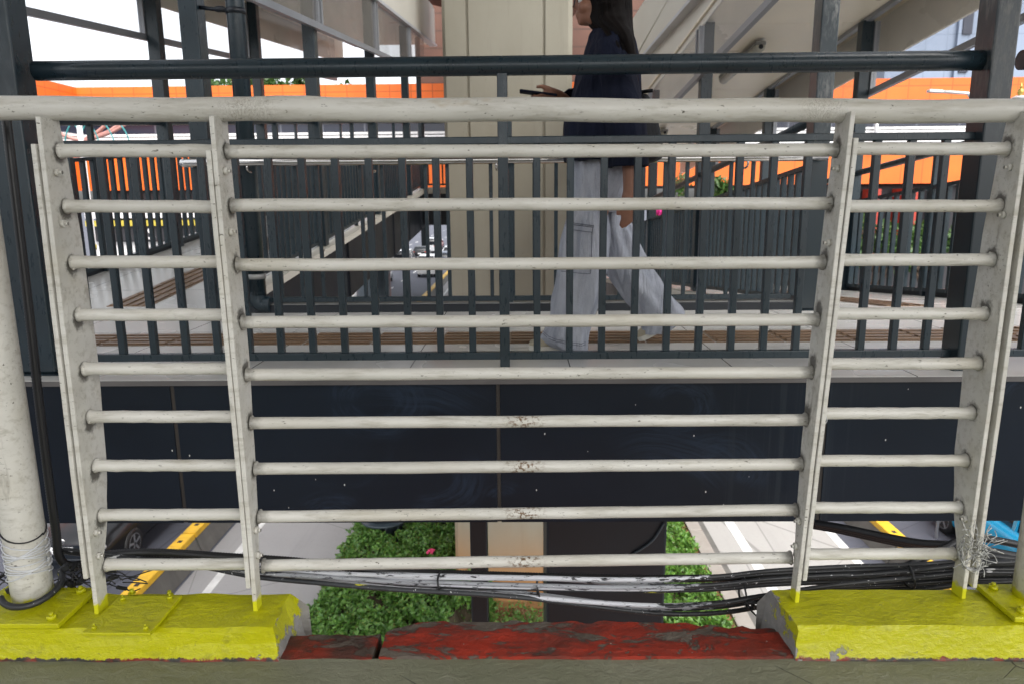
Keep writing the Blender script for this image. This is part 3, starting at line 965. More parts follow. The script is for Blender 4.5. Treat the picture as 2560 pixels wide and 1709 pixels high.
# ================================================================== level footbridge beyond
ZF, YN, YFAR = .38, 2.62, 3.98
deck = thing('footbridge_deck', 'level footbridge deck with grey tiled floor and dark smeared side panels', 'footbridge', (0, 3.2, ZF))
obj('floor', MB().box(-9, 9, 2.46, 3.97, ZF - .018, ZF), 'tile', deck)
obj('edge_trim', MB().box(-9, 9, 2.452, 2.4595, ZF - .019, ZF - .002), 'lip', deck)
obj('underside', MB().box(-9, 9, 2.52, 3.93, -.02, ZF - .02).box(-9, 9, 2.55, 2.75, -.165, -.021).box(-9, 9, 3.70, 3.9, -.165, -.021), 'black', deck)
xj = [at(u, 1100, Y=2.47).x for u in (440, 1262, 2062)]
st = (xj[2] - xj[0]) / 2
edges = [xj[0] + st * k for k in range(-7, 10)]
for a, b in zip(edges[:-1], edges[1:]):
    if b > -9 and a < 9:
        obj('side_panel', MB().box(a + .007, b - .007, 2.478, 2.50, -.172, ZF - .022), 'fascia', deck, bevel=.002)
for x in edges:
    if abs(x) < 9:
        obj('panel_joint', MB().box(x - .0065, x + .0065, 2.4815, 2.4985, -.170, ZF - .022), 'joint', deck)
# tactile paving: raised ribs
def ribs(x0, x1, y0, y1, n, along='x', tile=.3):
    m = MB()
    if along == 'x':
        k = x0
        while k < x1:
            e = min(x1, k + tile)
            m.box(k + .003, e - .003, y0, y1, ZF, ZF + .003)
            for i in range(n):
                y = y0 + (y1 - y0) * (i + .5) / n
                m.box(k + .012, e - .012, y - .016, y + .016, ZF + .003, ZF + .009)
            k = e
    return m
obj('tactile_strip', ribs(-2.16, 1.98, 3.07, 3.33, 4), 'tactile', deck, bevel=.002, seg=1)
def dots(x0, x1, y0, y1, z=ZF):
    m = MB()
    m.box(x0, x1, y0, y1, z, z + .003)
    nx, ny = int((x1 - x0) / .06), int((y1 - y0) / .06)
    for i in range(nx):
        for j in range(ny):
            x, y = x0 + (i + .5) * (x1 - x0) / nx, y0 + (j + .5) * (y1 - y0) / ny
            m.prism([(x + .020 * math.cos(a), y + .020 * math.sin(a)) for a in [k * math.pi / 4 for k in range(8)]], 'z', z + .003, z + .009)
    return m
obj('tactile_strip', dots(-2.60, -2.165, 3.05, 3.38), 'tactile', deck)
obj('tactile_strip', dots(1.985, 2.42, 3.05, 3.38), 'tactile', deck)
far_kerb = MB().box(-1.70, 1.62, 3.973, 4.06, ZF - .3, ZF + .042)
obj('upstand', far_kerb, 'black', deck, bevel=.004)
obj('upstand_cap', MB().box(-1.70, 1.62, 3.985, 4.055, ZF + .0425, ZF + .047), 'zinc', deck)

# ------------------------------------------------------------------ railings
BAL = {}
def baluster_mesh(h, w):
    key = (round(h, 3), w)
    if key not in BAL:
        me = bpy.data.meshes.new('baluster')
        b = MB().box(-w / 2, w / 2, -w / 2, w / 2, 0, h)
        me.from_pydata([tuple(v) for v in b.v], [], b.f)
        me.materials.append(MT['steel'])
        BAL[key] = me
    return BAL[key]

def railing(label, p0, p1, bals, posts=(), w=.025, hr=1.067, sub=.818, bot=.048, rr=.033, hand=True, group='dark baluster railings of the footbridge', bev=False, clip=0.):
    """p0, p1: floor points at the ends; bals, posts: fractions along"""
    p0, p1 = Vector(p0), Vector(p1)
    t = thing('railing', label, 'railing', p0, group)
    up = Vector((0, 0, 1))
    d = (p1 - p0).normalized()
    if hand:
        n = 16
        pts = [p0.lerp(p1, i / n) + up * hr for i in range(n + 1)]
        obj('handrail', MB().tube(pts, rr, 20), 'steel', t)
    obj('sub_rail', MB().bar(p0 + up * sub, p1 + up * sub, .032, .026), 'steel', t, bevel=.003 if bev else 0)
    obj('bottom_rail', MB().bar(p0 + up * bot, p1 + up * bot, .030, .028), 'steel', t, bevel=.003 if bev else 0)
    h = sub - .013 - (bot + .014) + .002
    me = baluster_mesh(h, w)
    for f in bals:
        o = bpy.data.objects.new('baluster', me)
        COL.objects.link(o)
        o.parent = t
        q = p0.lerp(p1, f)
        o.location = q - p0 + up * (bot + .013)
        if bev:
            bm = o.modifiers.new('bevel', 'BEVEL'); bm.width, bm.segments = .002, 1
    for f in posts:
        q = p0.lerp(p1, f)
        obj('post', MB().box(q.x - .018, q.x + .018, q.y - .018, q.y + .018, q.z + .001, q.z + hr - .02), 'steel', t, bevel=.003)
    return t

xa, xb = at(46, 700, Y=YN).x, at(2480, 700, Y=YN).x
cxL, cxR = -1.685, 1.600           # faces of the two near columns
b0 = at(1262, 828, Y=YN).x
bs = (at(1907, 828, Y=YN).x - at(1341, 828, Y=YN).x) / 7
def run(x0, x1, phase, step, skip=None):
    out = []
    k = math.ceil((x0 + .03 - phase) / step)
    while phase + k * step < x1 - .03:
        if k != skip:
            out.append((phase + k * step - x0) / (x1 - x0))
        k += 1
    return out
railing('dark railing directly behind the white fence between two thick columns, woman behind it', (cxL, YN, ZF), (cxR, YN, ZF), run(cxL, cxR, b0, bs, 0), [(b0 - cxL) / (cxR - cxL)], bev=True)
railing('dark railing running out of the picture left of the left thick column', (-5.0, YN, ZF), (cxL - .13, YN, ZF), run(-5, cxL - .13, b0, bs), [.3], bev=True)
railing('dark railing running out of the picture right of the right thick column', (cxR + .11, YN, ZF), (5.0, YN, ZF), run(cxR + .11, 5, b0, bs), [.7], bev=True)
f0 = at(962, 594, Y=4.02).x
railing('dark railing on the far side of the level walkway, behind the woman and steel handrail', (-1.63, 4.02, ZF + .02), (1.50, 4.02, ZF + .02), run(-1.63, 1.5, f0, .1185), [.5], w=.020, rr=.028, bev=True)
hx0, hx1 = at(452, 406, Y=3.90), at(2068, 398, Y=3.90)
hr_ = thing('steel_handrail', 'polished stainless handrail with rounded end in front of the far railing', 'handrail', (0, 3.9, 1.2))
zc = 1.197
hp = [Vector((hx0.x + .03, 3.99, zc)), Vector((hx0.x + .002, 3.975, zc)), Vector((hx0.x, 3.945, zc)), Vector((hx0.x + .004, 3.92, zc)), Vector((hx0.x + .03, 3.90, zc))]
obj('handrail_tube', MB().tube(smooth_path(hp, 4) + [Vector((hx0.x + .03 + (hx1.x - hx0.x - .03) * i / 10, 3.90, zc)) for i in range(1, 11)], .021, 18), 'chrome', hr_)
for k in range(5):
    x = hx0.x + .35 + k * .66
    obj('bracket', MB().tube(smooth_path([(x, 4.0, zc - .05), (x, 3.93, zc - .05), (x, 3.90, zc - .035), (x, 3.90, zc - .015)], 3), .006, 8), 'chrome', hr_)

# ------------------------------------------------------------------ columns
def column(label, x0, x1, y0, y1, z0, z1, plate=True, mat='steel', group='dark steel columns of the footbridge', h=True):
    cx, cy = (x0 + x1) / 2, (y0 + y1) / 2
    t = thing('steel_column', label, 'column', (cx, cy, z0), group)
    w, d = (x1 - x0) / 2, (y1 - y0) / 2
    obj('shaft', MB().prism([(cx - w, cy - d), (cx + w, cy - d), (cx + w, cy + d), (cx - w, cy + d)], 'z', z0 + .004, z1), mat, t, bevel=.006)
    if plate:
        bp = obj('base_plate', MB().box(x0 - .03, x1 + .03, y0 - .03, y1 + .03, z0 + .001, z0 + .0035), 'steel', t)
    return t
pL0, pL1 = at(20, 10, Y=2.56), at(66, 10, Y=2.67)
pR0, pR1 = at(2496, 10, Y=2.56), at(2557, 10, Y=2.56)
ZR = 3.5
column('thick dark column at the left edge behind the leftmost white fence post', pL1.x - .13, pL1.x, 2.56, 2.67, ZF, ZR)
column('thick dark column at the right edge, scuffed pale on its front', pR0.x, pR1.x, 2.56, 2.67, ZF, ZR, mat='steel_scuffed')
a, b = at(444, 20, Y=3.95).x, at(491, 20, Y=3.95).x
column('dark column at the left end of the far railing, round drain pipe beside it', a, b, 3.95, 4.06, ZF, ZR)
a, b = at(2056, 20, Y=3.95).x, at(2101, 20, Y=3.95).x
column('dark column at the right end of the far railing', a, b, 3.95, 4.06, ZF, ZR, mat='steel_scuffed')
dp = thing('drain_pipe', 'dark round drain pipe with clamps beside the column left of the far railing', 'pipe', (-1.475, 4.0, ZF))
px = at(583, 20, Y=3.96).x
obj('pipe', MB().tube([(px, 3.99, ZF + .10), (px, 3.99, 3.5)], .047, 24).tube(smooth_path([(px, 3.99, ZF + .12), (px, 3.99, ZF + .07), (px + .02, 3.99, ZF + .05), (px + .07, 3.99, ZF + .045)], 4), .047, 20), 'steel', dp)
for z in (at(583, 693, Y=3.95).z, at(583, 25, Y=3.95).z):
    c = obj('clamp', MB().tube([(px, 3.99, z - .014), (px, 3.99, z + .014)], .0515, 24), 'zinc' if z < 1 else 'black', dp)
    obj('clamp_arm', MB().tube([(px - .02, 3.985, z), (px - .20, 3.99, z + .025)], .010, 8).ball((px - .08, 3.985, z + .012), (.035, .016, .016)), 'black', c)
roof = thing('footbridge_roof', 'cream roof over the level walkway between the ramps', 'roof', (0, 3.2, ZR))
obj('roof_sheet', MB().box(-1.95, 1.85, 2.5, 4.2, ZR + .001, ZR + .07), 'cream', roof)

# ------------------------------------------------------------------ ramps
def PL(x, y, h):          # left ramp climbs away
    return Vector((x + .019 * (y - 4), y, ZF + .098 * (y - 4) + h))
def PR(x, y, h):          # right ramp descends away
    return Vector((x - .006 * (y - 4), y, ZF - .091 * (y - 4) + h))
def sheet(P, x0, x1, y0, y1, h0, h1):
    """sloping slab"""
    m = MB()
    return m.quad_box([P(x0, y0, h0), P(x1, y0, h0), P(x1, y1, h0), P(x0, y1, h0), P(x0, y0, h1), P(x1, y0, h1), P(x1, y1, h1), P(x0, y1, h1)])
def tact(P, x0, x1, y0, y1):
    m = MB()
    n = int((y1 - y0) / .3)
    for k in range(n):
        a, b = y0 + k * .3 + .003, y0 + (k + 1) * .3 - .003
        for q in (sheet(P, x0, x1, a, b, .0, .003),):
            m.v, m.f, m.sm = m.v + q.v, m.f + [[i + len(m.v) for i in f] for f in q.f], m.sm + q.sm
        for i in range(4):
            x = x0 + (x1 - x0) * (i + .5) / 4
            q = sheet(P, x - .016, x + .016, a + .008, b - .008, .003, .009)
            m.v, m.f, m.sm = m.v + q.v, m.f + [[j + len(m.v) for j in f] for f in q.f], m.sm + q.sm
    return m
def join(*ms):
    m = MB()
    for q in ms:
        n = len(m.v)
        m.v += q.v; m.f += [[i + n for i in f] for f in q.f]; m.sm += q.sm
    return m

YE = 12.2
lr = thing('ramp', 'left ramp climbing away from the level walkway on dark girders', 'ramp', (-2.4, 4, ZF), 'ramps off the footbridge')
obj('floor', sheet(PL, -3.12, -1.80, 3.975, YE, -.02, .0), 'tile', lr)
obj('ledge', join(sheet(PL, -1.797, -1.69, 4.07, YE, -.055, -.001), sheet(PL, -3.30, -3.123, 3.975, YE, -.055, -.001)), 'cream', lr)
obj('girder', join(sheet(PL, -1.80, -1.72, 4.07, YE, -.60, -.056), sheet(PL, -3.25, -3.15, 4.07, YE, -.60, -.056)), 'black', lr)
obj('stiffener', join(*[sheet(PL, -1.718, -1.703, 4.6 + k * 1.15, 4.615 + k * 1.15, -.59, -.058) for k in range(7)]), 'black', lr)
obj('underside', sheet(PL, -3.14, -1.81, 4.07, YE, -.16, -.025), 'black', lr)
obj('tactile_strip', tact(PL, -2.44, -2.18, 4.15, YE), 'tactile', lr)
obj('upstand', sheet(PL, -3.118, -3.07, 3.98, YE, .0, .05), 'black', lr)
# landing at the top
zl = PL(0, YE, 0).z
obj('landing', MB().box(-3.15, 1.9, YE + .01, YE + 1.7, zl - .10, zl), 'cream', lr)
obj('landing_girder', MB().box(-3.15, 1.9, YE + .02, YE + .12, zl - .62, zl - .104).box(-3.15, 1.9, YE + 1.5, YE + 1.6, zl - .62, zl - .104), 'black', lr)

rr_ = thing('ramp', 'right ramp running down and away from the level walkway', 'ramp', (2.3, 4, ZF), 'ramps off the footbridge')
obj('floor', sheet(PR, 1.62, 3.08, 3.975, 15, -.02, .0), 'tile', rr_)
obj('ledge', join(sheet(PR, 1.50, 1.617, 4.07, 15, -.055, -.001), sheet(PR, 3.083, 3.22, 3.975, 15, -.055, -.001)), 'cream', rr_)
obj('girder', join(sheet(PR, 1.53, 1.61, 4.07, 15, -.60, -.056), sheet(PR, 3.10, 3.18, 4.07, 15, -.60, -.056)), 'black', rr_)
obj('underside', sheet(PR, 1.62, 3.09, 4.07, 15, -.16, -.025), 'black', rr_)
obj('tactile_strip', tact(PR, 2.10, 2.36, 4.15, 14.8), 'tactile', rr_)
obj('upstand', sheet(PR, 3.03, 3.078, 3.98, 15, .0, .05), 'black', rr_)

def ramp_rail(label, P, x, y0, y1, posts):
    n = min(98, int((y1 - y0) / .1165))
    return railing(label, P(x, y0, 0), P(x, y1, 0), [(i + .5) / n for i in range(n)], posts, w=.030, sub=.80, rr=.026, hr=1.05)
ramp_rail('dark railing along the outer left edge of the left ramp', PL, -3.06, 4.1, YE, [.14, .42, .70, .98])
ramp_rail('dark railing along the inner right edge of the left ramp', PL, -1.78, 4.2, YE, [.14, .42, .70, .98])
ramp_rail('dark railing along the inner left edge of the right ramp', PR, 1.64, 4.2, 15, [.23, .47, .70])
ramp_rail('dark railing along the outer right edge of the right ramp', PR, 3.02, 4.1, 15, [.12, .35, .58, .8])
railing('short dark railing on the landing left of the concrete pillar', (-1.6, YE + .06, zl), (-1.0, YE + .06, zl), [(i + .5) / 5 for i in range(5)], [.0, .98], w=.024, sub=.80, rr=.026, hr=1.05)

names_l = ['nearest', 'second', 'third', 'farthest']
for k, y in enumerate((6.30, 8.55, 10.8)):
    for x, s, w in ((-3.06, 'outer left', .10), (-1.78, 'inner right', .10)):
        q = PL(x, y, 0)
        column(names_l[k] + ' dark column on the ' + s + ' edge of the left ramp', q.x - w / 2, q.x + w / 2, y - .05, y + .05, q.z, q.z + 2.34, False)
for k, y in enumerate((6.70, 9.10, 11.6)):
    for x, s, w in ((1.65, 'inner left', .10), (3.02, 'outer right', .10)):
        q = PR(x, y, 0)
        column(names_l[k] + ' slate coloured column on the ' + s + ' edge of the right ramp', q.x - w / 2, q.x + w / 2, y - .05, y + .05, q.z, q.z + 2.34, False)

def ramp_roof(label, P, xo, xi, y0, y1, out, level_fascia=None):
    t = thing('ramp_roof', label, 'roof', P((xo + xi) / 2, y0, 2.36), 'roofs over the ramps')
    lo, hi = min(xo, xi), max(xo, xi)
    m = []
    k, y = 0, y0
    while y < y1 - .01:
        e = min(y1, y + 1.2)
        m.append(sheet(P, lo - .05, hi + .05, y, e - .006, 2.362, 2.38))
        y = e
    obj('soffit', join(*m), 'cream_soft', t)
    obj('roof_sheet', sheet(P, lo - .45, hi + .08, y0, y1, 2.96, 3.0) if out < 0 else sheet(P, lo - .08, hi + .45, y0, y1, 2.96, 3.0), 'cream', t)
    obj('eave', sheet(P, xo + out * .26, xo + out * .285, y0, y1, 2.06, 2.95), 'cream_soft', t)
    s = -out
    if level_fascia is None:
        obj('fascia', sheet(P, xi + s * .06, xi + s * .10, y0, y1, 2.375, 2.95), 'cream', t)
        obj('trim', sheet(P, xi + s * .01, xi + s * .13, y0, y1, 2.325, 2.36), 'alu_light', t)
    else:
        z0, z1 = level_fascia
        obj('fascia', MB().box(xi + s * .10, xi + s * .06, y0, y1, z0, z1), 'cream', t)
        obj('trim', MB().box(xi + s * .14, xi + s * .03, y0, y1, z0 - .035, z0 - .003), 'alu_light', t)
        obj('infill_panel', sheet(P, xi + s * .02, xi + s * .03, y0, y1, 2.30, 2.95), 'cream', t)
    obj('trim', sheet(P, xo - .025, xo + .025, y0, y1, 2.325, 2.36), 'alu', t)
    return t
ramp_roof('cream roof over the left ramp with a deep fascia facing the pillar', PL, -3.06, -1.78, 4.3, 13.5, -1)
ramp_roof('cream roof over the right ramp with a sloping lit soffit', PR, 3.02, 1.62, 4.4, 15, 1, (2.70, 3.35))

def screen(label, P, x, y0, y1, h0, h1, ys, mat):
    t = thing('glass_screen', label, 'glass screen', P(x, y0, h0), 'glass wind screens of the ramps')
    fr = [sheet(P, x - .02, x + .02, y0, y1, h0 - .025, h0 + .025)]
    e = [y0] + ys + [y1]
    for y in ys:
        fr.append(sheet(P, x - .022, x + .022, y - .07, y - .03, h0 + .026, h1))
        fr.append(sheet(P, x - .022, x + .022, y + .03, y + .07, h0 + .026, h1))
    obj('frame', join(*fr), 'alu', t)
    for a, b in zip(e[:-1], e[1:]):
        obj('pane', sheet(P, x - .004, x + .004, a + (.07 if a != y0 else 0), b - (.07 if b != y1 else 0), h0 + .026, h1), mat, t)
screen('dusty glass screen along the inner side of the left ramp, under its roof', PL, -1.70, 4.3, YE, 1.79, 2.32, [6.3, 8.55, 10.8], 'glass')
screen('clear glass screen along the outer side of the left ramp, sky behind', PL, -3.13, 4.3, YE, 1.72, 2.32, [6.3, 8.55, 10.8], 'glass_clear')
screen('glass screen along the inner side of the right ramp, beside the woman', PR, 1.585, 4.4, 15, 1.90, 2.30, [6.7, 9.1, 11.6], 'glass_clear')
screen('glass screen along the outer side of the right ramp, grey tower behind', PR, 3.09, 4.4, 15, 1.74, 2.32, [6.7, 9.1, 11.6], 'glass_clear')

def batten(label, y):
    a, b = PR(2.28, y, 2.318), PR(2.28, y + 1.25, 2.318)
    t = thing('ceiling_lamp', label, 'lamp', a, 'weatherproof strip lamps under the right ramp roof')
    d = (b - a).normalized()
    obj('housing', MB().bar(a, b, .10, .035), 'zinc', t, bevel=.008)
    m = MB()
    rs = []
    for i, f in enumerate((0., .02, .98, 1.)):
        c = a.lerp(b, f) - Vector((0, 0, .020))
        k = .75 if i in (0, 3) else 1
        rs.append([c + Vector((.052 * k * math.cos(q), 0, -abs(.058 * k * math.sin(q)))) for q in [math.pi * j / 8 for j in range(9)]])
    m.rings(rs, smooth=True)
    obj('diffuser', m, 'lamp_body', t)
    obj('end_cap', MB().ball(a - d * .005 - Vector((0, 0, .035)), (.022, .02, .022)), 'black', t)
batten('grimy strip lamp under the right ramp roof, the nearer one', 7.2)
batten('grimy strip lamp under the right ramp roof, the farther one', 11.6)

# ------------------------------------------------------------------ pillar, viaduct, supports
pil = thing('viaduct_pillar', 'massive beige concrete pillar with vertical grooves, turning orange low down', 'pillar', (-.19, 12.2, H))
xl, xr = at(1105, 100, Y=11.25).x, at(1432, 100, Y=11.25).x
g1, g2 = at(1172, 300, Y=11.25).x, at(1360, 300, Y=11.25).x
Y0, Y1 = 11.25, 13.1
poly = [(xl, Y0 + .06), (xl + .05, Y0)]
for g in (g1, g2):
    poly += [(g - .022, Y0), (g - .012, Y0 + .035), (g + .012, Y0 + .035), (g + .022, Y0)]
poly += [(xr - .07, Y0), (xr, Y0 + .08), (xr, Y1 - .06), (xr - .06, Y1), (xl + .06, Y1), (xl, Y1 - .06)]
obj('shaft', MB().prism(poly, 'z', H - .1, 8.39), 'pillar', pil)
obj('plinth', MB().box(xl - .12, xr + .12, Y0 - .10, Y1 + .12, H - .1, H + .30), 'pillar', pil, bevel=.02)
via = thing('viaduct', 'brown concrete viaduct deck high over the road', 'viaduct', (0, 10, 9.5))
obj('deck', MB().prism([(-2.4, 9.5), (2.2, 9.5), (3.0, 10.4), (4.9, 10.9), (4.9, 11.3), (-5.1, 11.3), (-5.1, 10.9), (-3.2, 10.4)], 'y', -30, 39.5), 'brown', via)  # deck over the pillar, added low overhead to darken the walkway centre
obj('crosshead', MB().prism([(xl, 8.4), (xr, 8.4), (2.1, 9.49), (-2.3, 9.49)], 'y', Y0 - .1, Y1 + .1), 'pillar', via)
# supports under the footbridge
bc = thing('support_column', 'broad black box column under the level walkway, right of the pillar', 'column', (.4, 3.3, H))
x0, x1 = at(1366, 1400, Y=3.25).x, at(1665, 1400, Y=3.25).x
obj('shaft', MB().box(x0, x1, 3.25, 3.75, H + .1, -.172), 'black', bc, bevel=.012)
a, b = at(1660, 1306, Y=3.24), at(1580, 1385, Y=3.24)
obj('weld_seam', MB().tube(smooth_path([a, a.lerp(b, .5) + Vector((.02, 0, -.012)), b], 4), .006, 6), 'steel_pale', bc)
pc = thing('support_post', 'slim dark post in front of the concrete pillar', 'post', (-.2, 3.1, H))
x0, x1 = at(1176, 1400, Y=3.1).x, at(1219, 1400, Y=3.1).x
obj('shaft', MB().box(x0, x1, 3.1, 3.18, H + .1, -.172), 'black', pc, bevel=.006)
rc = thing('support_column', 'round slate blue column under the left ramp, ribbed foot in the hedge', 'column', (-2.72, 13.4, H))
cx, cy = -2.72, 13.15
obj('shaft', MB().tube([(cx, cy, H + .15), (cx, cy, zl - .63)], .315, 36), 'steel_pale', rc)
obj('base_plate', MB().tube([(cx, cy, H + .30), (cx, cy, H + .33)], .50, 36), 'steel_pale', rc)
for k in range(8):
    a = 2 * math.pi * k / 8 + .25
    d = Vector((math.cos(a), math.sin(a), 0))
    c = Vector((cx, cy, 0))
    s = Vector((-d.y, d.x, 0)) * .008
    q = MB()
    pr_ = [c + d * .318 + Vector((0, 0, H + .335)), c + d * .48 + Vector((0, 0, H + .335)), c + d * .48 + Vector((0, 0, H + .40)), c + d * .318 + Vector((0, 0, H + .85))]
    i = len(q.v)
    q.v += [p - s for p in pr_] + [p + s for p in pr_]
    q.f += [[0, 1, 2, 3], [7, 6, 5, 4], [0, 4, 5, 1], [1, 5, 6, 2], [2, 6, 7, 3], [3, 7, 4, 0]]
    q.sm += [False] * 6
    obj('gusset', q, 'steel_pale', rc)
obj('flange_ring', MB().tube([(cx, cy, H + .86), (cx, cy, H + .90)], .45, 36), 'steel_pale', rc)
tp = thing('drain_pipe', 'thin slate pipe standing at the top end of the left ramp girder', 'pipe', (-1.55, 12.1, 0))
q = at(1056, 500, Y=12.0)
obj('pipe', MB().tube([(q.x, 12.0, zl - .95), (q.x, 12.0, zl + 2.3)], .04, 14), 'steel_pale', tp)
obj('collar', MB().tube([(q.x, 12.0, zl - .12), (q.x, 12.0, zl - .06)], .05, 14), 'zinc', tp)

# ================================================================== buildings
mall = thing('shopping_mall', 'low mall with bright orange cladding bands and white louvres', 'building', (0, 42, H))
YM = 40.0
def wallbox(z0, z1, y0=YM, d=.25, x0=-23.7, x1=75):
    return MB().box(x0, x1, y0, y0 + d, z0, z1).box(x0 - .25, x0 - .002, 18, y0 + d, z0, z1)
obj('upper_cladding', wallbox(5.25, 6.98), 'orange', mall)
obj('window_band', wallbox(4.58, 5.25, YM + .35), 'dkglass', mall)
lv = MB()
for k in range(7):
    z = 3.40 + k * .168
    lv.quad_box([(-23.7, YM - .05, z), (75, YM - .05, z), (75, YM + .12, z + .03), (-23.7, YM + .12, z + .03), (-23.7, YM - .05, z + .11), (75, YM - .05, z + .11), (75, YM + .12, z + .14), (-23.7, YM + .12, z + .14)])
    lv.box(-23.95, -23.6, 18, YM - .06, z, z + .12)
obj('louvre', lv, 'white', mall)
obj('lower_cladding', wallbox(1.58, 3.38), 'orange', mall)
obj('core', MB().box(-23.5, 75, YM + .6, YM + 16, 1.6, 6.8).box(-23.5, -17.4, YM + .6, YM + 16, H, 1.59).box(14, 75, YM + .6, YM + 16, H, 1.59), 'dark', mall)
obj('shopfront', MB().box(-23.7, -17.4, YM + .5, YM + .58, H, 1.5), 'dark', mall)
obj('shopfront', MB().box(14, 75, YM + .5, YM + .58, H, 1.5), 'dark', mall)
obj('canopy', MB().box(-23.7, -17.2, YM - .6, YM + .4, .10, .55), 'white', mall)
obj('canopy_stripe', MB().box(-23.7, -17.2, YM - .64, YM - .622, -.32, -.02), 'yellowp', mall)
sg = obj('shop_sign', MB().box(-23.5, -17.3, YM - .5, YM - .4, -1.15, -.35), 'dark', mall)
def text(body, loc, size, mat, parent, name='lettering'):
    cu = bpy.data.curves.new(name, 'FONT')
    cu.body = body
    cu.size = size
    cu.extrude = .01
    tmp = bpy.data.objects.new('tmp', cu)
    COL.objects.link(tmp)
    dg = bpy.context.evaluated_depsgraph_get()
    me = bpy.data.meshes.new_from_object(tmp.evaluated_get(dg))
    bpy.data.objects.remove(tmp)
    me.materials.clear(); me.materials.append(MT[mat])
    o = bpy.data.objects.new(name, me)
    COL.objects.link(o)
    o.rotation_euler = (rad(90), 0, 0)
    o.location = loc
    if parent:
        o.parent = parent
        o.location = Vector(loc) - (parent.location if parent.parent is None else Vector((0, 42, H)))
    return o
text('/ S  A', (-20.95, YM - .52, -1.08), .95, 'white', mall)
wl = MB().box(-23.6, -17.3, YM - .2, YM - .1, -2.6, -1.2)
obj('shop_wall', wl, 'white', mall)
obj('shop_stripe', MB().box(-23.6, -17.3, YM - .22, YM - .205, -2.9, -2.45), 'tealp', mall)
pm = MB()
for k in range(4):
    pm.box(-23 + k * 1.75, -22.6 + k * 1.75, YM - .3, YM - .225, -4.2, -1.3)
obj('shop_post', pm, 'orange', mall)
rp = MB()
for x, w in ((18.6, .5), (20.2, .9), (22.3, .45), (26, .8)):
    rp.box(x, x + w, YM - .8, YM + .3, -2.6, 1.3)
obj('shop_panel', rp, 'redp', mall)
for k, x in enumerate((18.75, 26.0, 33.0, 40.0)):
    obj('facade_mast', MB().tube([(x, YM - .35, 3.2), (x, YM - .35, 5.4)], .10, 8), 'alu_light', mall)

br = thing('office_block', 'brown stone clad block standing on the orange mall behind the pillar', 'building', (1, 44, 6.8))
obj('wall', MB().box(-5.9, 7.6, 44, 55, 6.81, 24), 'brown', br)
bt = thing('tower_block', 'pale blue grey clad tower behind the orange mall on the right', 'building', (38, 66, H))
obj('wall', MB().box(31.5, 60, 66, 90, H, 40), 'bluegrey', bt)
wb = MB()
for k in range(14):
    wb.box(at(2408, 60, Y=65.9).x, at(2432, 60, Y=65.9).x, 65.85, 65.98, 2 + k * 3.1, 4.0 + k * 3.1)
obj('window', wb, 'dkglass', bt)
obj('wall_rib', MB().box(at(2395, 60, Y=65.9).x, at(2403, 60, Y=65.9).x, 65.7, 65.98, 0, 40), 'bluegrey', bt)
wt = thing('tower_block', 'white glass tower at the far right edge', 'building', (62, 80, H))
obj('wall', MB().box(70, 110, 95, 120, H, 46), 'offwhite', wt)

# ================================================================== vegetation
def leaf_cloud(name, mat, pts, size, parent=None, up=.5, seed=0):
    """many small folded leaves at the given points"""
    rnd = random.Random(seed)
    V, Fc = [], []
    for p in pts:
        n = Vector((rnd.gauss(0, .6), rnd.gauss(0, .6), up + rnd.gauss(0, .45))).normalized()
        a = n.cross(Vector((rnd.uniform(-1, 1), rnd.uniform(-1, 1), rnd.uniform(-1, 1)))).normalized()
        b = n.cross(a)
        s = size * rnd.uniform(.6, 1.3)
        i = len(V)
        q = Vector(p)
        V += [q - a * s, q + b * s * .5 - n * s * .1, q + a * s, q - b * s * .5 - n * s * .1]
        Fc += [(i, i + 1, i + 2), (i, i + 2, i + 3)]
    me = bpy.data.meshes.new(name)
    me.from_pydata([tuple(v) for v in V], [], Fc)
    me.materials.append(MT[mat])
    o = bpy.data.objects.new(name, me)
    COL.objects.link(o)
    if parent:
        o.parent = parent
        o.matrix_parent_inverse = Matrix.Translation(-parent.location)
    return o

def hedge(label, x0, x1, y0, y1, h, n, mat, seed, holes=()):
    t = thing('hedge', label, 'hedge', ((x0 + x1) / 2, (y0 + y1) / 2, H + .15), 'clipped hedges on the median')
    rnd = random.Random(seed)
    def top(x, y):
        return h + .14 * mnoise.noise(Vector((x * 1.3, y * 1.3, seed))) + .10 * mnoise.noise(Vector((x * 3.7, y * 3.7, seed + 3)))
    def blocked(x, y):
        return any((x - c) ** 2 + (y - d) ** 2 < r * r for c, d, r in holes)
    core = MB()
    nx, ny = 14, 24
    g = [[(x0 + .14 + (x1 - x0 - .28) * i / nx, y0 + .14 + (y1 - y0 - .28) * j / ny) for i in range(nx + 1)] for j in range(ny + 1)]
    rs = [[(x, y, H + .15 + max(.05, top(x, y) - .16) * (0.05 if (blocked(x, y) or i in (0, nx)) else 1)) for i, (x, y) in enumerate(row)] for row in g]
    core.rings(rs, closed=False, cap=False, smooth=False)
    obj('stems', core, 'twig', t)
    P = []
    while len(P) < n:
        x, y = rnd.uniform(x0, x1), rnd.uniform(y0, y1)
        wob = .16 * mnoise.noise(Vector((y * 1.7, seed, 0)))
        if rnd.random() < .32:      # sides
            k = rnd.choice('lrf')
            z = rnd.uniform(.0, h)
            if k == 'l': x = x0 + rnd.gauss(0, .05) + wob
            elif k == 'r': x = x1 + rnd.gauss(0, .05) + wob
            else: y = y0 + rnd.gauss(0, .06)
        else:
            z = top(x, y) - abs(rnd.gauss(0, .08)) + .04 + (.06 if rnd.random() < .06 else 0)
            e = min(x - x0, x1 - x, y - y0)
            z -= .25 * max(0, .22 - e)
        if blocked(x, y) or (mnoise.noise(Vector((x * 2.6, y * 2.6, seed + 9))) > .30 and rnd.random() < .80):
            continue
        P.append((x, y, H + .15 + z))
    leaf_cloud('foliage', mat, P, .050, t, .45, seed)
    return t
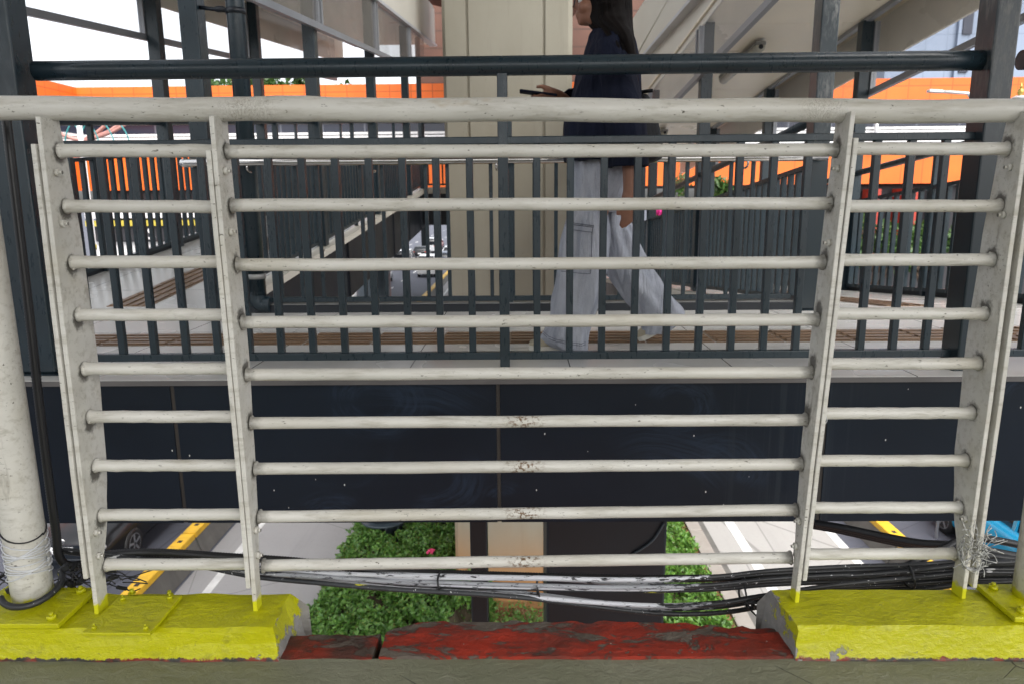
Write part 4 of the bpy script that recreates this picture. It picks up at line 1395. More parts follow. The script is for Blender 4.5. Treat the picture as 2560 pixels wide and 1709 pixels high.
hd = hedge('broad green hedge left of the concrete pillar, round column foot standing in it', -3.32, -.62, 8.6, 15.2, .55, 40000, 'leaf', 4, [(-2.72, 13.15, .36), (-.72, 10.0, .45)])
hedge('bright green hedge right of the black box column', 1.10, 3.12, 8.9, 15.2, .55, 24000, 'leaf_pale', 8)
fl_ = MB()
rnd = random.Random(5)
c = at(1078, 1380, z=H + .72)
for k in range(9):
    fl_.ball(c + Vector((rnd.uniform(-.06, .06), rnd.uniform(-.05, .05), rnd.uniform(0, .05))), rnd.uniform(.018, .03), 7, 5)
tag(obj('flower', fl_, 'pink'), 'small pink flower head in the left hedge', 'flower')
# scrub and dry stems in front of the pillar
t = thing('scrub', 'thin straggly shrub with dry stems in front of the pillar', 'shrub', (.1, 10.3, H + .15))
P = [(rnd.gauss(-.15, .42), rnd.gauss(10.2, .35), H + .15 + abs(rnd.gauss(.12, .16))) for _ in range(2600)]
P = [p for p in P if p[1] < 11.1 and p[0] < .75]
leaf_cloud('foliage', 'leaf', P, .034, t, .3, 31)
sm = MB()
for k in range(260):
    p = Vector((rnd.uniform(-.9, .85), rnd.uniform(9.2, 10.9), H + .16))
    q = p + Vector((rnd.gauss(0, .12), rnd.gauss(0, .12), rnd.uniform(.06, .30)))
    sm.tube([p, p.lerp(q, .5) + Vector((rnd.gauss(0, .02), 0, .02)), q], .004, 4)
obj('stem', sm, 'straw', t)

def tree(label, x, y, hgt, r, n, seed, mat='tree_leaf'):
    t = thing('tree', label, 'tree', (x, y, H), 'trees round the mall')
    rnd = random.Random(seed)
    m = MB()
    m.tube([(x, y, H), (x + .05, y, H + hgt * .35), (x, y, H + hgt * .62)], [.22, .17, .10], 10)
    cl = []
    for k in range(9):
        a = rnd.uniform(0, 6.28)
        e = Vector((x + math.cos(a) * r * rnd.uniform(.3, .85), y + math.sin(a) * r * rnd.uniform(.3, .85), H + hgt * rnd.uniform(.68, .97)))
        m.tube([Vector((x, y, H + hgt * rnd.uniform(.35, .6))), e], [.08, .03], 6)
        cl.append((e, r * rnd.uniform(.28, .5)))
    obj('trunk', m, 'bark', t)
    P = []
    for e, q in cl:
        for k in range(n // 9):
            d = Vector((rnd.gauss(0, 1), rnd.gauss(0, 1), rnd.gauss(0, .8)))
            d = d.normalized() * q * rnd.uniform(.35, 1.05)
            P.append(e + d)
    leaf_cloud('crown', mat, P, .17 if y < 50 else .30, t, .4, seed)
for k, (u, v, Y, r) in enumerate(((575, 215, 62, 2.6), (690, 205, 60, 3.2), (745, 198, 63, 3.0), (840, 200, 66, 2.6), (632, 220, 64, 2.4))):
    p = at(u, v, Y=Y)
    tree(['small round tree showing over the orange band, farthest left', 'broad tree showing over the orange band beside the left columns', 'tallest tree showing over the orange band', 'tree showing over the orange band nearest the pillar', 'low tree between two others over the orange band'][k], p.x, Y, p.z - H + .6, r, 1500, 40 + k)
for k, (u, v, Y, r, lab) in enumerate(((1815, 478, 34, 1.3, 'small green tree under the orange band, behind the right ramp railing'), (1695, 485, 36, 1.1, 'small green tree seen between slate columns at right of the woman'), (2195, 590, 32, 1.6, 'dark bushy tree behind the outer railing of the right ramp'), (2325, 600, 33, 1.4, 'bushy tree near the right thick column'), (38, 560, 24, 1.0, 'green bush behind the conduit at far left'))):
    p = at(u, v, Y=Y)
    tree(lab, p.x, Y, p.z - H + .7, r, 1300, 60 + k)

# ================================================================== roadside things
def barrier(x0, x1, ys, seg, label, flip):
    for k in range(ys[1]):
        a, b = ys[0] + k * seg + .025, ys[0] + (k + 1) * seg - .025
        w = (x1 - x0)
        nm = label[k] if isinstance(label, list) else label
        t = thing('road_barrier', nm, 'barrier', ((x0 + x1) / 2, a, H), 'concrete road barriers with yellow tops')
        obj('block', MB().prism([(x0, H), (x1, H), (x1 - w * .16, H + .20), (x1 - w * .26, H + .385), (x0 + w * .26, H + .385), (x0 + w * .16, H + .20)], 'y', a, b), 'barrier', t, bevel=.01)
        obj('cap', MB().prism([(x0 + w * .255, H + .387), (x1 - w * .255, H + .387), (x1 - w * .28, H + .50), (x0 + w * .28, H + .50)], 'y', a, b), 'barrier_yellow', t, bevel=.012)
        for q in (a + .35, b - .35):
            obj('lifting_slot', MB().box((x0 + x1) / 2 - .04, (x0 + x1) / 2 + .04, q - .05, q + .05, H + .485, H + .503), 'dark', t)
L_ = ['left road barrier, segment nearest the footbridge foot', 'left road barrier, second segment from the front, beside the dark car', 'left road barrier, third segment from the front', 'left road barrier, fourth segment, under the level walkway']
n_far = 22
L_ += ['left road barrier segment far down the road, yellow top catching light, %s from the front' % w for w in ('fifth sixth seventh eighth ninth tenth eleventh twelfth thirteenth fourteenth fifteenth sixteenth seventeenth eighteenth nineteenth twentieth twenty-first twenty-second twenty-third twenty-fourth twenty-fifth twenty-sixth'.split())]
barrier(-6.98, -6.40, (8.6, 26), 2.35, L_, 1)
R_ = ['right road barrier, %s segment from the front, beside the blue taxi' % w for w in ('first', 'second', 'third', 'fourth')]
barrier(7.02, 7.60, (8.2, 4), 2.35, R_, -1)

def make_car(name, label, cat, body, loc, rz, taxi=False, detail=True, group='vehicles on the road', van=False):
    """car 4.4 m long, nose toward +y in its own space"""
    t = bpy.data.objects.new(name, None)
    COL.objects.link(t)
    tag(t, label, cat, group)
    Lh, Wd = 2.2, .86
    if van:
        st_ = [(-2.2, .35, 1.00, .80), (-2.12, .32, 1.05, .84), (-1.2, .28, 1.05, .86), (0, .26, 1.05, .86), (1.1, .26, 1.05, .86), (1.75, .28, 1.00, .84), (2.1, .34, .86, .78), (2.2, .42, .72, .70)]
        cab = [(-2.10, 1.0, 1.55, .74), (-1.9, 1.03, 1.92, .72), (-.6, 1.04, 1.98, .73), (.6, 1.04, 1.95, .73), (1.1, 1.03, 1.78, .70), (1.75, .98, 1.02, .76)]
    else:
        st_ = [(-2.2, .45, .82, .70), (-2.12, .34, .92, .80), (-1.5, .26, .95, .86), (-.6, .24, .94, .87), (.4, .24, .93, .87), (1.2, .25, .90, .86), (1.8, .28, .83, .82), (2.1, .36, .70, .74), (2.2, .44, .60, .64)]
        cab = [(-1.85, .90, .98, .72), (-1.3, .93, 1.36, .63), (-.5, .93, 1.47, .61), (.2, .93, 1.44, .61), (.6, .92, 1.30, .64), (1.15, .88, .93, .74)]
    def ring(y, z0, z1, w, k=.10):
        pts = []
        for sx, za in ((-1, z0), (1, z0)):
            pass
        r = min(k, (z1 - z0) * .4)
        return [(-w + r, y, z0), (w - r, y, z0), (w - r * .2, y, z0 + r * .5), (w, y, z0 + r + .05), (w, y, (z0 + z1) / 2), (w - .02, y, z1 - r), (w - r - .04, y, z1), (-w + r + .04, y, z1), (-w + .02, y, z1 - r), (-w, y, (z0 + z1) / 2), (-w, y, z0 + r + .05), (-w + r * .2, y, z0 + r * .5)]
    obj('body', MB().rings([ring(*q) for q in st_]), body, t)
    def cring(y, z0, z1, w):
        return [(-w - .08, y, z0 - .06), (w + .08, y, z0 - .06), (w + .05, y, z0 + (z1 - z0) * .3), (w, y, z1 - .05), (w - .10, y, z1), (-w + .10, y, z1), (-w, y, z1 - .05), (-w - .05, y, z0 + (z1 - z0) * .3)]
    obj('window', MB().rings([cring(*q) for q in cab]), 'carglass', t)
    rm = MB()
    top = [q for q in cab if q[2] > (1.3 if not van else 1.7)]
    rm.rings([[(-w * .98, y, z1 - .04), (w * .98, y, z1 - .04), (w - .09, y, z1 + .012), (-w + .09, y, z1 + .012)] for y, z0, z1, w in top], smooth=False)
    pil_ = []
    for sx in (-1, 1):
        rm.bar((sx * (cab[-1][3] + .03), cab[-1][0], cab[-1][1] + .02), (sx * top[-1][3], top[-1][0], top[-1][2] - .03), .06, .05)
        rm.bar((sx * (cab[0][3] + .05), cab[0][0] + .05, cab[0][1] + .02), (sx * top[0][3], top[0][0], top[0][2] - .03), .09, .06)
        ym = (top[0][0] + top[-1][0]) / 2
        rm.bar((sx * (top[0][3] + .075), ym, cab[1][1] - .03), (sx * (top[0][3] + .012), ym, top[0][2] - .03), .05, .09, (0, 1, 0))
    obj('roof', rm, body, t)
    for wy in (-1.32, 1.32):
        for sx in (-1, 1):
            c = Vector((sx * (Wd - .09), wy, .31))
            rs = []
            for q, r in ((-.10, .26), (-.10, .30), (-.07, .315), (.07, .315), (.10, .30), (.10, .215)):
                rs.append([c + Vector((q * sx, math.cos(a) * r, math.sin(a) * r)) for a in [2 * math.pi * j / 24 for j in range(24)]])
            w = obj('wheel', MB().rings(rs), 'rubber', t)
            rim = MB()
            e = c + Vector((.088 * sx, 0, 0))
            rim.tube([e + Vector((-.03 * sx, 0, 0)), e], .05, 12)
            for j in range(5):
                a = 2 * math.pi * j / 5 + .3
                rim.bar(e, e + Vector((0, math.cos(a) * .20, math.sin(a) * .20)), .05, .03, (1, 0, 0))
            rim.tube([e + Vector((0, math.cos(a) * .205, math.sin(a) * .205)) for a in [2 * math.pi * j / 24 for j in range(25)]], .016, 6, False)
            obj('rim', rim, 'alu', w)
    z_l = .72 if not van else .9
    for sx in (-1, 1):
        obj('tail_light', MB().ball((sx * .66, -2.15, z_l + .06), (.13, .06, .07), 10, 6), 'redp', t)
        obj('headlight', MB().ball((sx * .60, 2.07, z_l - .10), (.16, .09, .07), 10, 6), 'alu_light', t)
    for y, nm in ((-2.235, 'number_plate'), (2.225, 'number_plate')):
        obj(nm, MB().box(-.22, .22, y - .008, y + .008, .56, .69), 'white', t)
    if detail:
        obj('bumper', MB().rings([ring(2.10, .24, .46, .78, .05), ring(2.24, .27, .44, .66, .05)]), 'black', t)
        obj('grille', MB().box(-.42, .42, 2.17, 2.21, .46, .72), 'black', t)
        obj('badge', MB().ball((0, 2.20, .80 if not van else .95), (.075, .015, .045), 14, 8), 'chrome', t)
        for sx in (-1, 1):
            obj('mirror', MB().ball((sx * .98, .75, .98), (.10, .06, .07), 10, 7), body, t)
    t.location = loc
    t.rotation_euler = (0, 0, rz)
    return t
def carpaint(name, c, r=.18):
    t = NT(name)
    t.b.inputs['Coat Weight'].default_value = .25
    return t.out(c, r, 0, .5)
MT['car_black'] = carpaint('black_car_paint', (.007, .007, .008), .35)
MT['car_blue'] = carpaint('sky_blue_taxi_paint', (.02, .34, .62))
MT['car_white'] = carpaint('white_car_paint', (.72, .72, .72))
MT['car_silver'] = carpaint('silver_car_paint', (.42, .43, .44), .25)
MT['car_navy'] = carpaint('navy_car_paint', (.02, .035, .07))
MT['car_red'] = carpaint('dark_red_car_paint', (.22, .02, .02))
make_car('car', 'dark car in the left lane, its nose and wheel showing under the walkway', 'car', 'car_black', (-8.62, 14.55, H), math.pi)
make_car('taxi', 'sky blue taxi in the lane right of the right road barrier', 'taxi', 'car_blue', (9.72, 12.95, H), 0)
for k, (x, y, mat, van, lab) in enumerate((
        (-8.6, 67, 'car_white', True, 'white van queued nearest on the far road, left of the pillar'),
        (-12.0, 50, 'car_white', False, 'white car with red tail light nearest the left ramp support'),
        (-12.0, 74, 'car_white', True, 'white van with red tail lights in the second lane'),
        (-8.5, 78, 'car_navy', False, 'dark blue car queued in front of the nearest white van'),
        (-8.5, 87, 'car_silver', False, 'silver car queued two ahead of the nearest white van'),
        (-8.7, 98, 'car_silver', True, 'silver van queued far down the inner lane'),
        (-12.1, 88, 'car_black', False, 'black car queued in the second lane'),
        (-12.0, 103, 'car_red', False, 'dark red car queued in the second lane'),
        (-15.4, 80, 'car_silver', False, 'silver car in the outer lane of the far road'),
        (-8.5, 112, 'car_white', False, 'small white car far down the inner lane'),
        (-8.4, 126, 'car_navy', True, 'navy van farthest down the inner lane'),
        (-12.1, 61, 'car_silver', False, 'silver car right behind the white van of the second lane'),
        (-15.5, 64, 'car_white', False, 'white car in the outer lane, nearest of that lane'),
        (-15.5, 71, 'car_navy', False, 'navy car in the outer lane behind the railing bars'),
        (-8.6, 106, 'car_black', False, 'black car far down the inner lane'),
        (-12.0, 96, 'car_silver', True, 'silver van in the second lane'),
        (-8.5, 119, 'car_silver', False, 'small silver car far down the inner lane'),
        (-5.4, 104, 'car_red', False, 'red car in the bus lane beside the pillar edge'),
        (-5.0, 92, 'car_black', False, 'black car in the bus lane beside the pillar edge'))):
    make_car('van' if van else 'car', lab, 'van' if van else 'car', mat, (x, y, H), 0, detail=False, van=van, group='queued traffic on the far road')

# white lamp post with teal hoops and salmon pipes, far left
lp = thing('lamp_post', 'slim white post behind the left railing with yellow bands', 'post', (0, 0, H))
p = at(228, 560, Y=21)
lp.location = (p.x, 21, H)
obj('shaft', MB().tube([(p.x, 21, H), (p.x, 21, 3.6)], .07, 12), 'white', lp)
zz = at(228, 617, Y=21).z
obj('band', MB().tube([(p.x, 21, zz - .09), (p.x, 21, zz + .06)], .075, 12), 'yellowp', lp)
th = thing('hoop_frame', 'teal curved hoops beside the white post', 'frame', (p.x - .6, 22, 2.0))
for k in range(4):
    c = at(150 + 38 * k, 372, Y=22)
    m = MB().tube([(c.x + math.cos(a) * .75, 22, c.z + math.sin(a) * .95) for a in [math.pi * i / 18 for i in range(19)]], .020, 6)
    obj('hoop', m, 'tealp', th)
sp_ = thing('pipe_frame', 'salmon pink pipes crossing behind the left railing', 'pipe', (0, 23, 2))
sp_.location = (at(250, 340, Y=23).x, 23, 2)
for pts in ([(140, 331), (200, 350), (262, 334), (300, 312)], [(195, 358), (245, 330), (268, 308)], [(205, 356), (280, 330), (310, 312)]):
    obj('pipe', MB().tube(smooth_path([at(u, v, Y=23) for u, v in pts], 5), .060, 8), 'salmon', sp_)
# golden finial lamp at the right edge
gp = at(2552, 226, Y=9)
gl = thing('garden_lamp', 'pale lamp with a golden finial at the right edge', 'lamp', (gp.x, 9, H))
obj('post', MB().tube([(gp.x, 9, H), (gp.x, 9, gp.z - .10)], .03, 10), 'white', gl)
obj('finial', MB().ball(gp + Vector((0, 0, -.02)), (.035, .035, .045), 12, 8).tube([gp, gp + Vector((0, 0, .09))], [.02, .004], 8), 'gold', gl)
obj('cap', MB().ball(gp + Vector((0, 0, -.09)), (.09, .09, .03), 14, 6), 'alu_light', gl)
# sign arm on the right, magenta banner
s0, s1 = at(2320, 228, Y=14), at(2420, 234, Y=14)
ar = thing('street_lamp', 'thin street lamp head in front of the orange band at right', 'lamp', (s1.x, 14, H))
obj('head', MB().bar(s0, s0.lerp(s1, .35), .12, .05), 'alu_light', ar, bevel=.01)
obj('arm', MB().tube([s0.lerp(s1, .3), s1, s1 + Vector((.3, 0, -.4)), (s1.x + .35, 14, H)], .03, 8), 'alu_light', ar)
bn = thing('banner', 'magenta cloth banner low behind the right ramp railing', 'banner', at(1645, 530, Y=26))
q = [at(1628, 522, Y=26), at(1662, 522, Y=26), at(1658, 540, Y=26), at(1632, 538, Y=26)]
rs = [[q[0].lerp(q[1], i / 12) + Vector((0, .06 * math.sin(i * 1.4), 0)) for i in range(13)], [q[3].lerp(q[2], i / 12) + Vector((0, .09 * math.sin(i * 1.4 + .5), 0)) for i in range(13)]]
rs += [[p_ + Vector((0, .02, 0)) for p_ in r] for r in reversed(rs)]
obj('cloth', MB().rings(rs, closed=False, cap=False), 'magenta', bn)

# ================================================================== the woman
YW = 2.95
def w(u, v, dy=0.):
    """point of the walking woman: photo position at her distance, dy nearer (-) or farther (+)"""
    return at(u, v, Y=YW + dy)
WX = w(1500, 420).x
person = thing('person', 'woman walking left in navy top and wide grey jeans, looking at a phone', 'person', (WX, YW, ZF))

# --- body: skin graph -> one surface
def skin_mesh(chains):
    """chains: list of [(co, r), ...]; points closer than .1 mm are shared; first point is the root"""
    V, E_, Rr = [], [], []
    def vid(co, r):
        for i, q in enumerate(V):
            if (q - co).length < 1e-4:
                return i
        V.append(co); Rr.append(r)
        return len(V) - 1
    for ch in chains:
        ids = [vid(Vector(c), r) for c, r in ch]
        E_ += [(a, b) for a, b in zip(ids[:-1], ids[1:])]
    me = bpy.data.meshes.new('tmp')
    me.from_pydata([tuple(v) for v in V], E_, [])
    o = bpy.data.objects.new('tmp', me)
    COL.objects.link(o)
    m = o.modifiers.new('skin', 'SKIN')
    m.use_smooth_shade = True
    for i, sv in enumerate(me.skin_vertices[0].data):
        sv.radius = (Rr[i], Rr[i])
        sv.use_root = (i == 0)
    s = o.modifiers.new('sub', 'SUBSURF')
    s.levels = s.render_levels = 1
    dg = bpy.context.evaluated_depsgraph_get()
    out = bpy.data.meshes.new_from_object(o.evaluated_get(dg))
    bpy.data.objects.remove(o)
    return out

pelvis = w(1508, 430)
chest = w(1520, 210)
neckb = w(1522, 92)
neckt = w(1512, 45)
shN, shF = w(1530, 118, -.155), w(1516, 118, .155)
elN, wrN = w(1572, 360, -.20), w(1573, 476, -.21)
elF, wrF = w(1462, 305, .19), w(1402, 238, .10)
hipN, hipF = w(1500, 450, -.075), w(1515, 450, .075)
knN, anN = w(1452, 650, -.085), w(1402, 845, -.07)
knF, anF = w(1565, 640, .08), w(1640, 815, .10)
chains = [[(pelvis, .11), (chest, .09), (neckb, .045), (neckt, .045), (w(1512, 0), .06)],
          [(neckb, .045), (shN, .032), (elN, .034), (wrN, .024)],
          [(neckb, .045), (shF, .032), (elF, .032), (wrF, .022)],
          [(pelvis, .11), (hipN, .08), (knN, .055), (anN, .036), (w(1380, 860, -.07), .022)],
          [(pelvis, .11), (hipF, .08), (knF, .055), (anF, .036), (w(1634, 838, .10), .020)]]
# near hand hangs, relaxed
pn = wrN + Vector((.004, -.002, -.045))
chains.append([(wrN, .024), (pn, .030)])
for k, (dx, l1, l2, bx) in enumerate(((-.026, .030, .030, -.006), (-.009, .034, .034, -.010), (.008, .032, .032, -.012), (.022, .026, .026, -.012))):
    kn = pn + Vector((dx * .9, -.004 + .002 * k, -.034))
    a = kn + Vector((bx * .6, 0, -l1)); b = a + Vector((bx * 1.6, .004, -l2 * .85))
    chains.append([(pn, .030), (kn, .0105), (a, .0088), (b, .0068)])
t0 = pn + Vector((-.030, -.008, .004)); t1 = t0 + Vector((-.014, -.004, -.030)); t2 = t1 + Vector((-.002, 0, -.024))
chains.append([(pn, .030), (t0, .0125), (t1, .0100), (t2, .0078)])
# far hand holds the phone flat
pf = wrF + Vector((-.040, -.012, .004))
chains.append([(wrF, .022), (pf, .027)])
for k, (dy, l1, l2) in enumerate(((-.026, .026, .026), (-.009, .030, .030), (.009, .029, .029), (.024, .024, .024))):
    kn = pf + Vector((-.032, dy, -.004))
    a = kn + Vector((-l1, 0, -.012)); b = a + Vector((-l2 * .75, 0, .008))
    chains.append([(pf, .027), (kn, .010), (a, .0085), (b, .0066)])
t0 = pf + Vector((-.010, -.026, .016)); t1 = t0 + Vector((-.028, .004, .010)); t2 = t1 + Vector((-.024, .012, -.003))
chains.append([(pf, .027), (t0, .012), (t1, .0095), (t2, .0075)])
bodyme = skin_mesh(chains)
bm = bmesh.new()
bm.from_mesh(bodyme)
def add_ball(c, r, rotz=0.):
    m = bmesh.ops.create_uvsphere(bm, u_segments=24, v_segments=16, radius=1)
    bmesh.ops.scale(bm, verts=m['verts'], vec=r)
    if rotz:
        bmesh.ops.rotate(bm, verts=m['verts'], matrix=Matrix.Rotation(rotz, 3, 'Y'))
    bmesh.ops.translate(bm, verts=m['verts'], vec=c)
HX, HZ = w(1510, -18).x, w(1510, -18).z
# head, facing -x and tilted a little down
add_ball(Vector((HX, YW, HZ + .012)), (.094, .074, .098))
add_ball(w(1478, 22), (.058, .056, .062))                     # mid face
add_ball(w(1466, 44), (.036, .040, .030), .35)                # jaw and chin
add_ball(w(1487, 40, -.03), (.050, .022, .036), .5)
add_ball(w(1487, 40, .03), (.050, .022, .036), .5)
add_ball(w(1455, 54), (.018, .020, .016))                     # chin point
add_ball(w(1446, 36), (.013, .021, .007))                     # lips
add_ball(w(1447, 43), (.012, .019, .007))
add_ball(w(1441, 17), (.017, .014, .012))                     # nose tip
add_ball(w(1446, 5), (.012, .009, .026), -.35)                # bridge
add_ball(w(1450, -12), (.020, .050, .014))                    # brow
add_ball(w(1462, 18, -.034), (.026, .022, .024))              # cheeks
add_ball(w(1462, 18, .034), (.026, .022, .024))
add_ball(w(1520, 8, -.073), (.018, .010, .030))               # ears
add_ball(w(1520, 8, .073), (.018, .010, .030))
me = bpy.data.meshes.new('body')
bm.to_mesh(me)
bm.free()
tmp = bpy.data.objects.new('tmp', me)
COL.objects.link(tmp)
r = tmp.modifiers.new('remesh', 'REMESH')
r.mode, r.voxel_size, r.use_smooth_shade = 'VOXEL', .0050, True
s = tmp.modifiers.new('smooth', 'SMOOTH')
s.iterations, s.factor = 4, .5
dg = bpy.context.evaluated_depsgraph_get()
me2 = bpy.data.meshes.new_from_object(tmp.evaluated_get(dg))
bpy.data.objects.remove(tmp)
me2.materials.clear()
me2.materials.append(MT['skin'])
for p in me2.polygons:
    p.use_smooth = True
body = bpy.data.objects.new('body', me2)
COL.objects.link(body)
body.parent = person
body.matrix_parent_inverse = Matrix.Translation(-person.location)
for dy in (-.030, .030):
    obj('eye', MB().ball(w(1451, 1, dy), (.0105, .0125, .0115), 14, 10), 'white', person)
    obj('eye_iris', MB().ball(w(1446, 2, dy * 1.0), (.004, .006, .006), 10, 6), 'dark', person)
g = MB()
for dy in (-.034, .034):
    c = w(1437, 3, dy)
    g.tube([c + Vector((.004 * math.sin(a), math.cos(a) * .024, math.sin(a) * .020)) for a in [i * math.pi / 12 for i in range(25)]], .0018, 6)
    g.tube([c + Vector((.002, .024 if dy > 0 else -.024, .008)), w(1520, -2, 2.15 * dy)], .0016, 6)
g.tube([w(1437, 0, -.010), w(1436, -1, 0), w(1437, 0, .010)], .0016, 6)
obj('glasses', g, 'dark', person)

# --- cloth lofts
def loft(rows, n=44, dy=0., ex=2.3, wr=.004, seed=0, folds=9, extra=None):
    """rows: (v, u_left, u_right, half thickness in y, dy)"""
    rs = []
    for i, (v, a, b, ry, d) in enumerate(rows):
        pa, pb = w(a, v, d + dy), w(b, v, d + dy)
        c = (pa + pb) / 2
        rx = (pb.x - pa.x) / 2
        t = i / (len(rows) - 1)
        ring = []
        for j in range(n):
            th = 2 * math.pi * j / n
            cx, sy = math.cos(th), math.sin(th)
            x = math.copysign(abs(cx) ** (2 / ex), cx)
            y = math.copysign(abs(sy) ** (2 / ex), sy)
            q = Vector((c.x + rx * x, YW + d + dy + ry * y, pa.z + (pb.z - pa.z) * (x + 1) / 2))
            f = mnoise.noise(Vector((math.cos(th) * folds * .45, math.sin(th) * folds * .45, v * .006 + seed)))
            f2 = mnoise.noise(Vector((q.x * 18, q.y * 18, q.z * 9 + seed)))
            k = wr * (f * 1.6 + f2)
            q += Vector((x, y, 0)).normalized() * k if (x or y) else Vector()
            ring.append(q)
        rs.append(ring)
    return rs
def densify(rows, m):
    out = []
    for i in range(len(rows) - 1):
        a, b, c, d = rows[max(i - 1, 0)], rows[i], rows[i + 1], rows[min(i + 2, len(rows) - 1)]
        for k in range(m):
            t = k / m
            out.append(tuple(.5 * (2 * q + (r_ - p_) * t + (2 * p_ - 5 * q + 4 * r_ - s_) * t * t + (3 * q - p_ - 3 * r_ + s_) * t ** 3) for p_, q, r_, s_ in zip(a, b, c, d)))
    return out + [tuple(rows[-1])]

def cloth(name, c, rough, bsc, hi):
    t = NT(name)
    a = t.noise((6, 6, 3), 4)
    col = t.mix(t.ramp(a, .3, .7), c, hi)
    wv = t.noise((900, 900, 300), 1)
    col = t.mix(t.ramp(wv, .3, .7, 0, .25), col, tuple(q * .6 for q in c))
    h = t.math('ADD', t.noise((16, 16, 2.2), 4, .55, .8), t.math('MULTIPLY', t.noise((260, 260, 260), 2), .05))
    t.bump(h, .8, .03)
    return t.out(col, rough, 0, .2)
MT['navy'] = cloth('navy_fabric', (.0045, .0065, .017), .85, 1, (.0075, .011, .028))
MT['bagcloth'] = cloth('charcoal_fabric', (.016, .017, .020), .7, 1, (.030, .031, .035))
def denim():
    t = NT('light_grey_washed_denim')
    a = t.noise((10, 10, 4), 5, .6)
    col = t.mix(t.ramp(a, .3, .7), (.25, .27, .33), (.50, .52, .58))
    wv = t.noise((500, 500, 260), 2, .7)
    col = t.mix(t.ramp(wv, .35, .7, 0, .5), col, (.55, .57, .62))
    st = t.noise((55, 55, 7), 4, .7)
    col = t.mix(t.ramp(st, .55, .75, 0, .35), col, (.20, .22, .28))
    h = t.math('ADD', t.noise((17, 17, 2.4), 4, .5, .8), t.math('MULTIPLY', t.noise((420, 420, 420), 2), .05))
    t.bump(h, .85, .035)
    return t.out(col, .85, 0, .2)
MT['denim'] = denim()
MT['stitch'] = simple('dark_denim_stitching', (.10, .105, .13), .8)
def hair_mat():
    t = NT('long_black_brown_hair')
    a = t.noise((240, 240, 5), 4, .6)
    col = t.mix(t.ramp(a, .35, .7), (.0025, .002, .002), (.009, .006, .005))
    z = t.xyz()[2]
    col = t.mix(t.ramp(z, 1.52, 1.40, 0, .6), col, (.030, .010, .007))
    t.bump(a, .3, .003)
    return t.out(col, .65, 0, .10)
MT['hair'] = hair_mat()

top = [(70, 1487, 1556, .062, .0), (80, 1481, 1570, .098, .0), (95, 1474, 1580, .150, .0), (112, 1470, 1586, .172, .0), (137, 1460, 1590, .186, .0), (186, 1446, 1592, .192, .0), (233, 1432, 1594, .195, .0),
       (296, 1414, 1594, .200, .0), (343, 1410, 1592, .200, .0), (390, 1408, 1588, .200, .0), (406, 1408, 1585, .200, .0)]
rs = loft(densify(top, 4), 60, 0, 2.25, .011, 2, 9)
rs.append([q + Vector(((WX - q.x) * .06, (YW - q.y) * .06, .004)) for q in rs[-1]])
obj('top', MB().rings(rs, cap=False), 'navy', person)
def sleeve(pts, rad_, seed, name='sleeve'):
    P = smooth_path(pts, 6)
    n = len(P)
    rsv = []
    for i, p in enumerate(P):
        t = i / (n - 1)
        k = t * (len(rad_) - 1)
        a = int(min(k, len(rad_) - 2))
        r_ = rad_[a] + (rad_[a + 1] - rad_[a]) * (k - a)
        d = (P[min(i + 1, n - 1)] - P[max(i - 1, 0)]).normalized()
        u = d.cross(Vector((0, 1, 0))).normalized()
        v = d.cross(u)
        ring = []
        for j in range(30):
            th = 2 * math.pi * j / 30
            f = mnoise.noise(Vector((math.cos(th) * 2.5, math.sin(th) * 2.5, t * 3 + seed))) * .009 * (.3 + t)
            ring.append(p + (u * math.cos(th) + v * math.sin(th)) * (r_ + f))
        rsv.append(ring)
    last = rsv[-1]
    c = P[-1]
    rsv.append([q.lerp(c, .10) for q in last])
    obj(name, MB().rings(rsv, cap=False), 'navy', person)
sleeve([w(1528, 112, -.13), w(1542, 180, -.165), w(1560, 300, -.20), w(1570, 370, -.205), w(1571, 418, -.207)], [.062, .068, .072, .074, .073], 1)
sleeve([w(1512, 112, .13), w(1488, 190, .17), w(1466, 285, .19), w(1440, 270, .155), w(1417, 250, .12)], [.060, .062, .060, .056, .054], 5)

# jeans: hips, near leg, far leg in one garment mesh
hips = [(385, 1432, 1584, .150, 0), (410, 1432, 1584, .156, 0), (440, 1432, 1582, .158, 0), (470, 1432, 1572, .150, 0), (500, 1440, 1560, .128, 0), (530, 1452, 1545, .09, 0)]
near = [(405, 1434, 1530, .060, -.07), (435, 1431, 1524, .078, -.075), (470, 1428, 1520, .084, -.077), (523, 1417, 1522, .088, -.078), (580, 1408, 1521, .094, -.08), (633, 1400, 1519, .098, -.08), (690, 1390, 1510, .104, -.08), (740, 1381, 1497, .108, -.08), (781, 1373, 1484, .110, -.08), (815, 1362, 1473, .112, -.08), (840, 1352, 1469, .114, -.08), (860, 1368, 1470, .112, -.08), (875, 1400, 1470, .095, -.08)]
far = [(405, 1500, 1582, .060, .07), (435, 1500, 1582, .075, .075), (470, 1500, 1576, .080, .075), (523, 1498, 1568, .088, .078), (578, 1500, 1582, .094, .08), (640, 1512, 1612, .098, .08), (693, 1520, 1645, .104, .085), (740, 1550, 1682, .106, .09), (775, 1576, 1709, .104, .095), (800, 1594, 1702, .098, .10), (818, 1602, 1680, .085, .10), (830, 1603, 1658, .07, .10)]
J = MB()
J.rings(loft(densify(hips, 3), 44, 0, 2.2, .004, 3, 9), cap=False)
near_r = loft(densify(near, 5), 52, 0, 2.1, .013, 7, 6)
J.rings(near_r, cap=False)
J.rings(loft(densify(far, 5), 52, 0, 2.1, .014, 12, 6), cap=False)
jo = obj('jeans', J, 'denim', person)
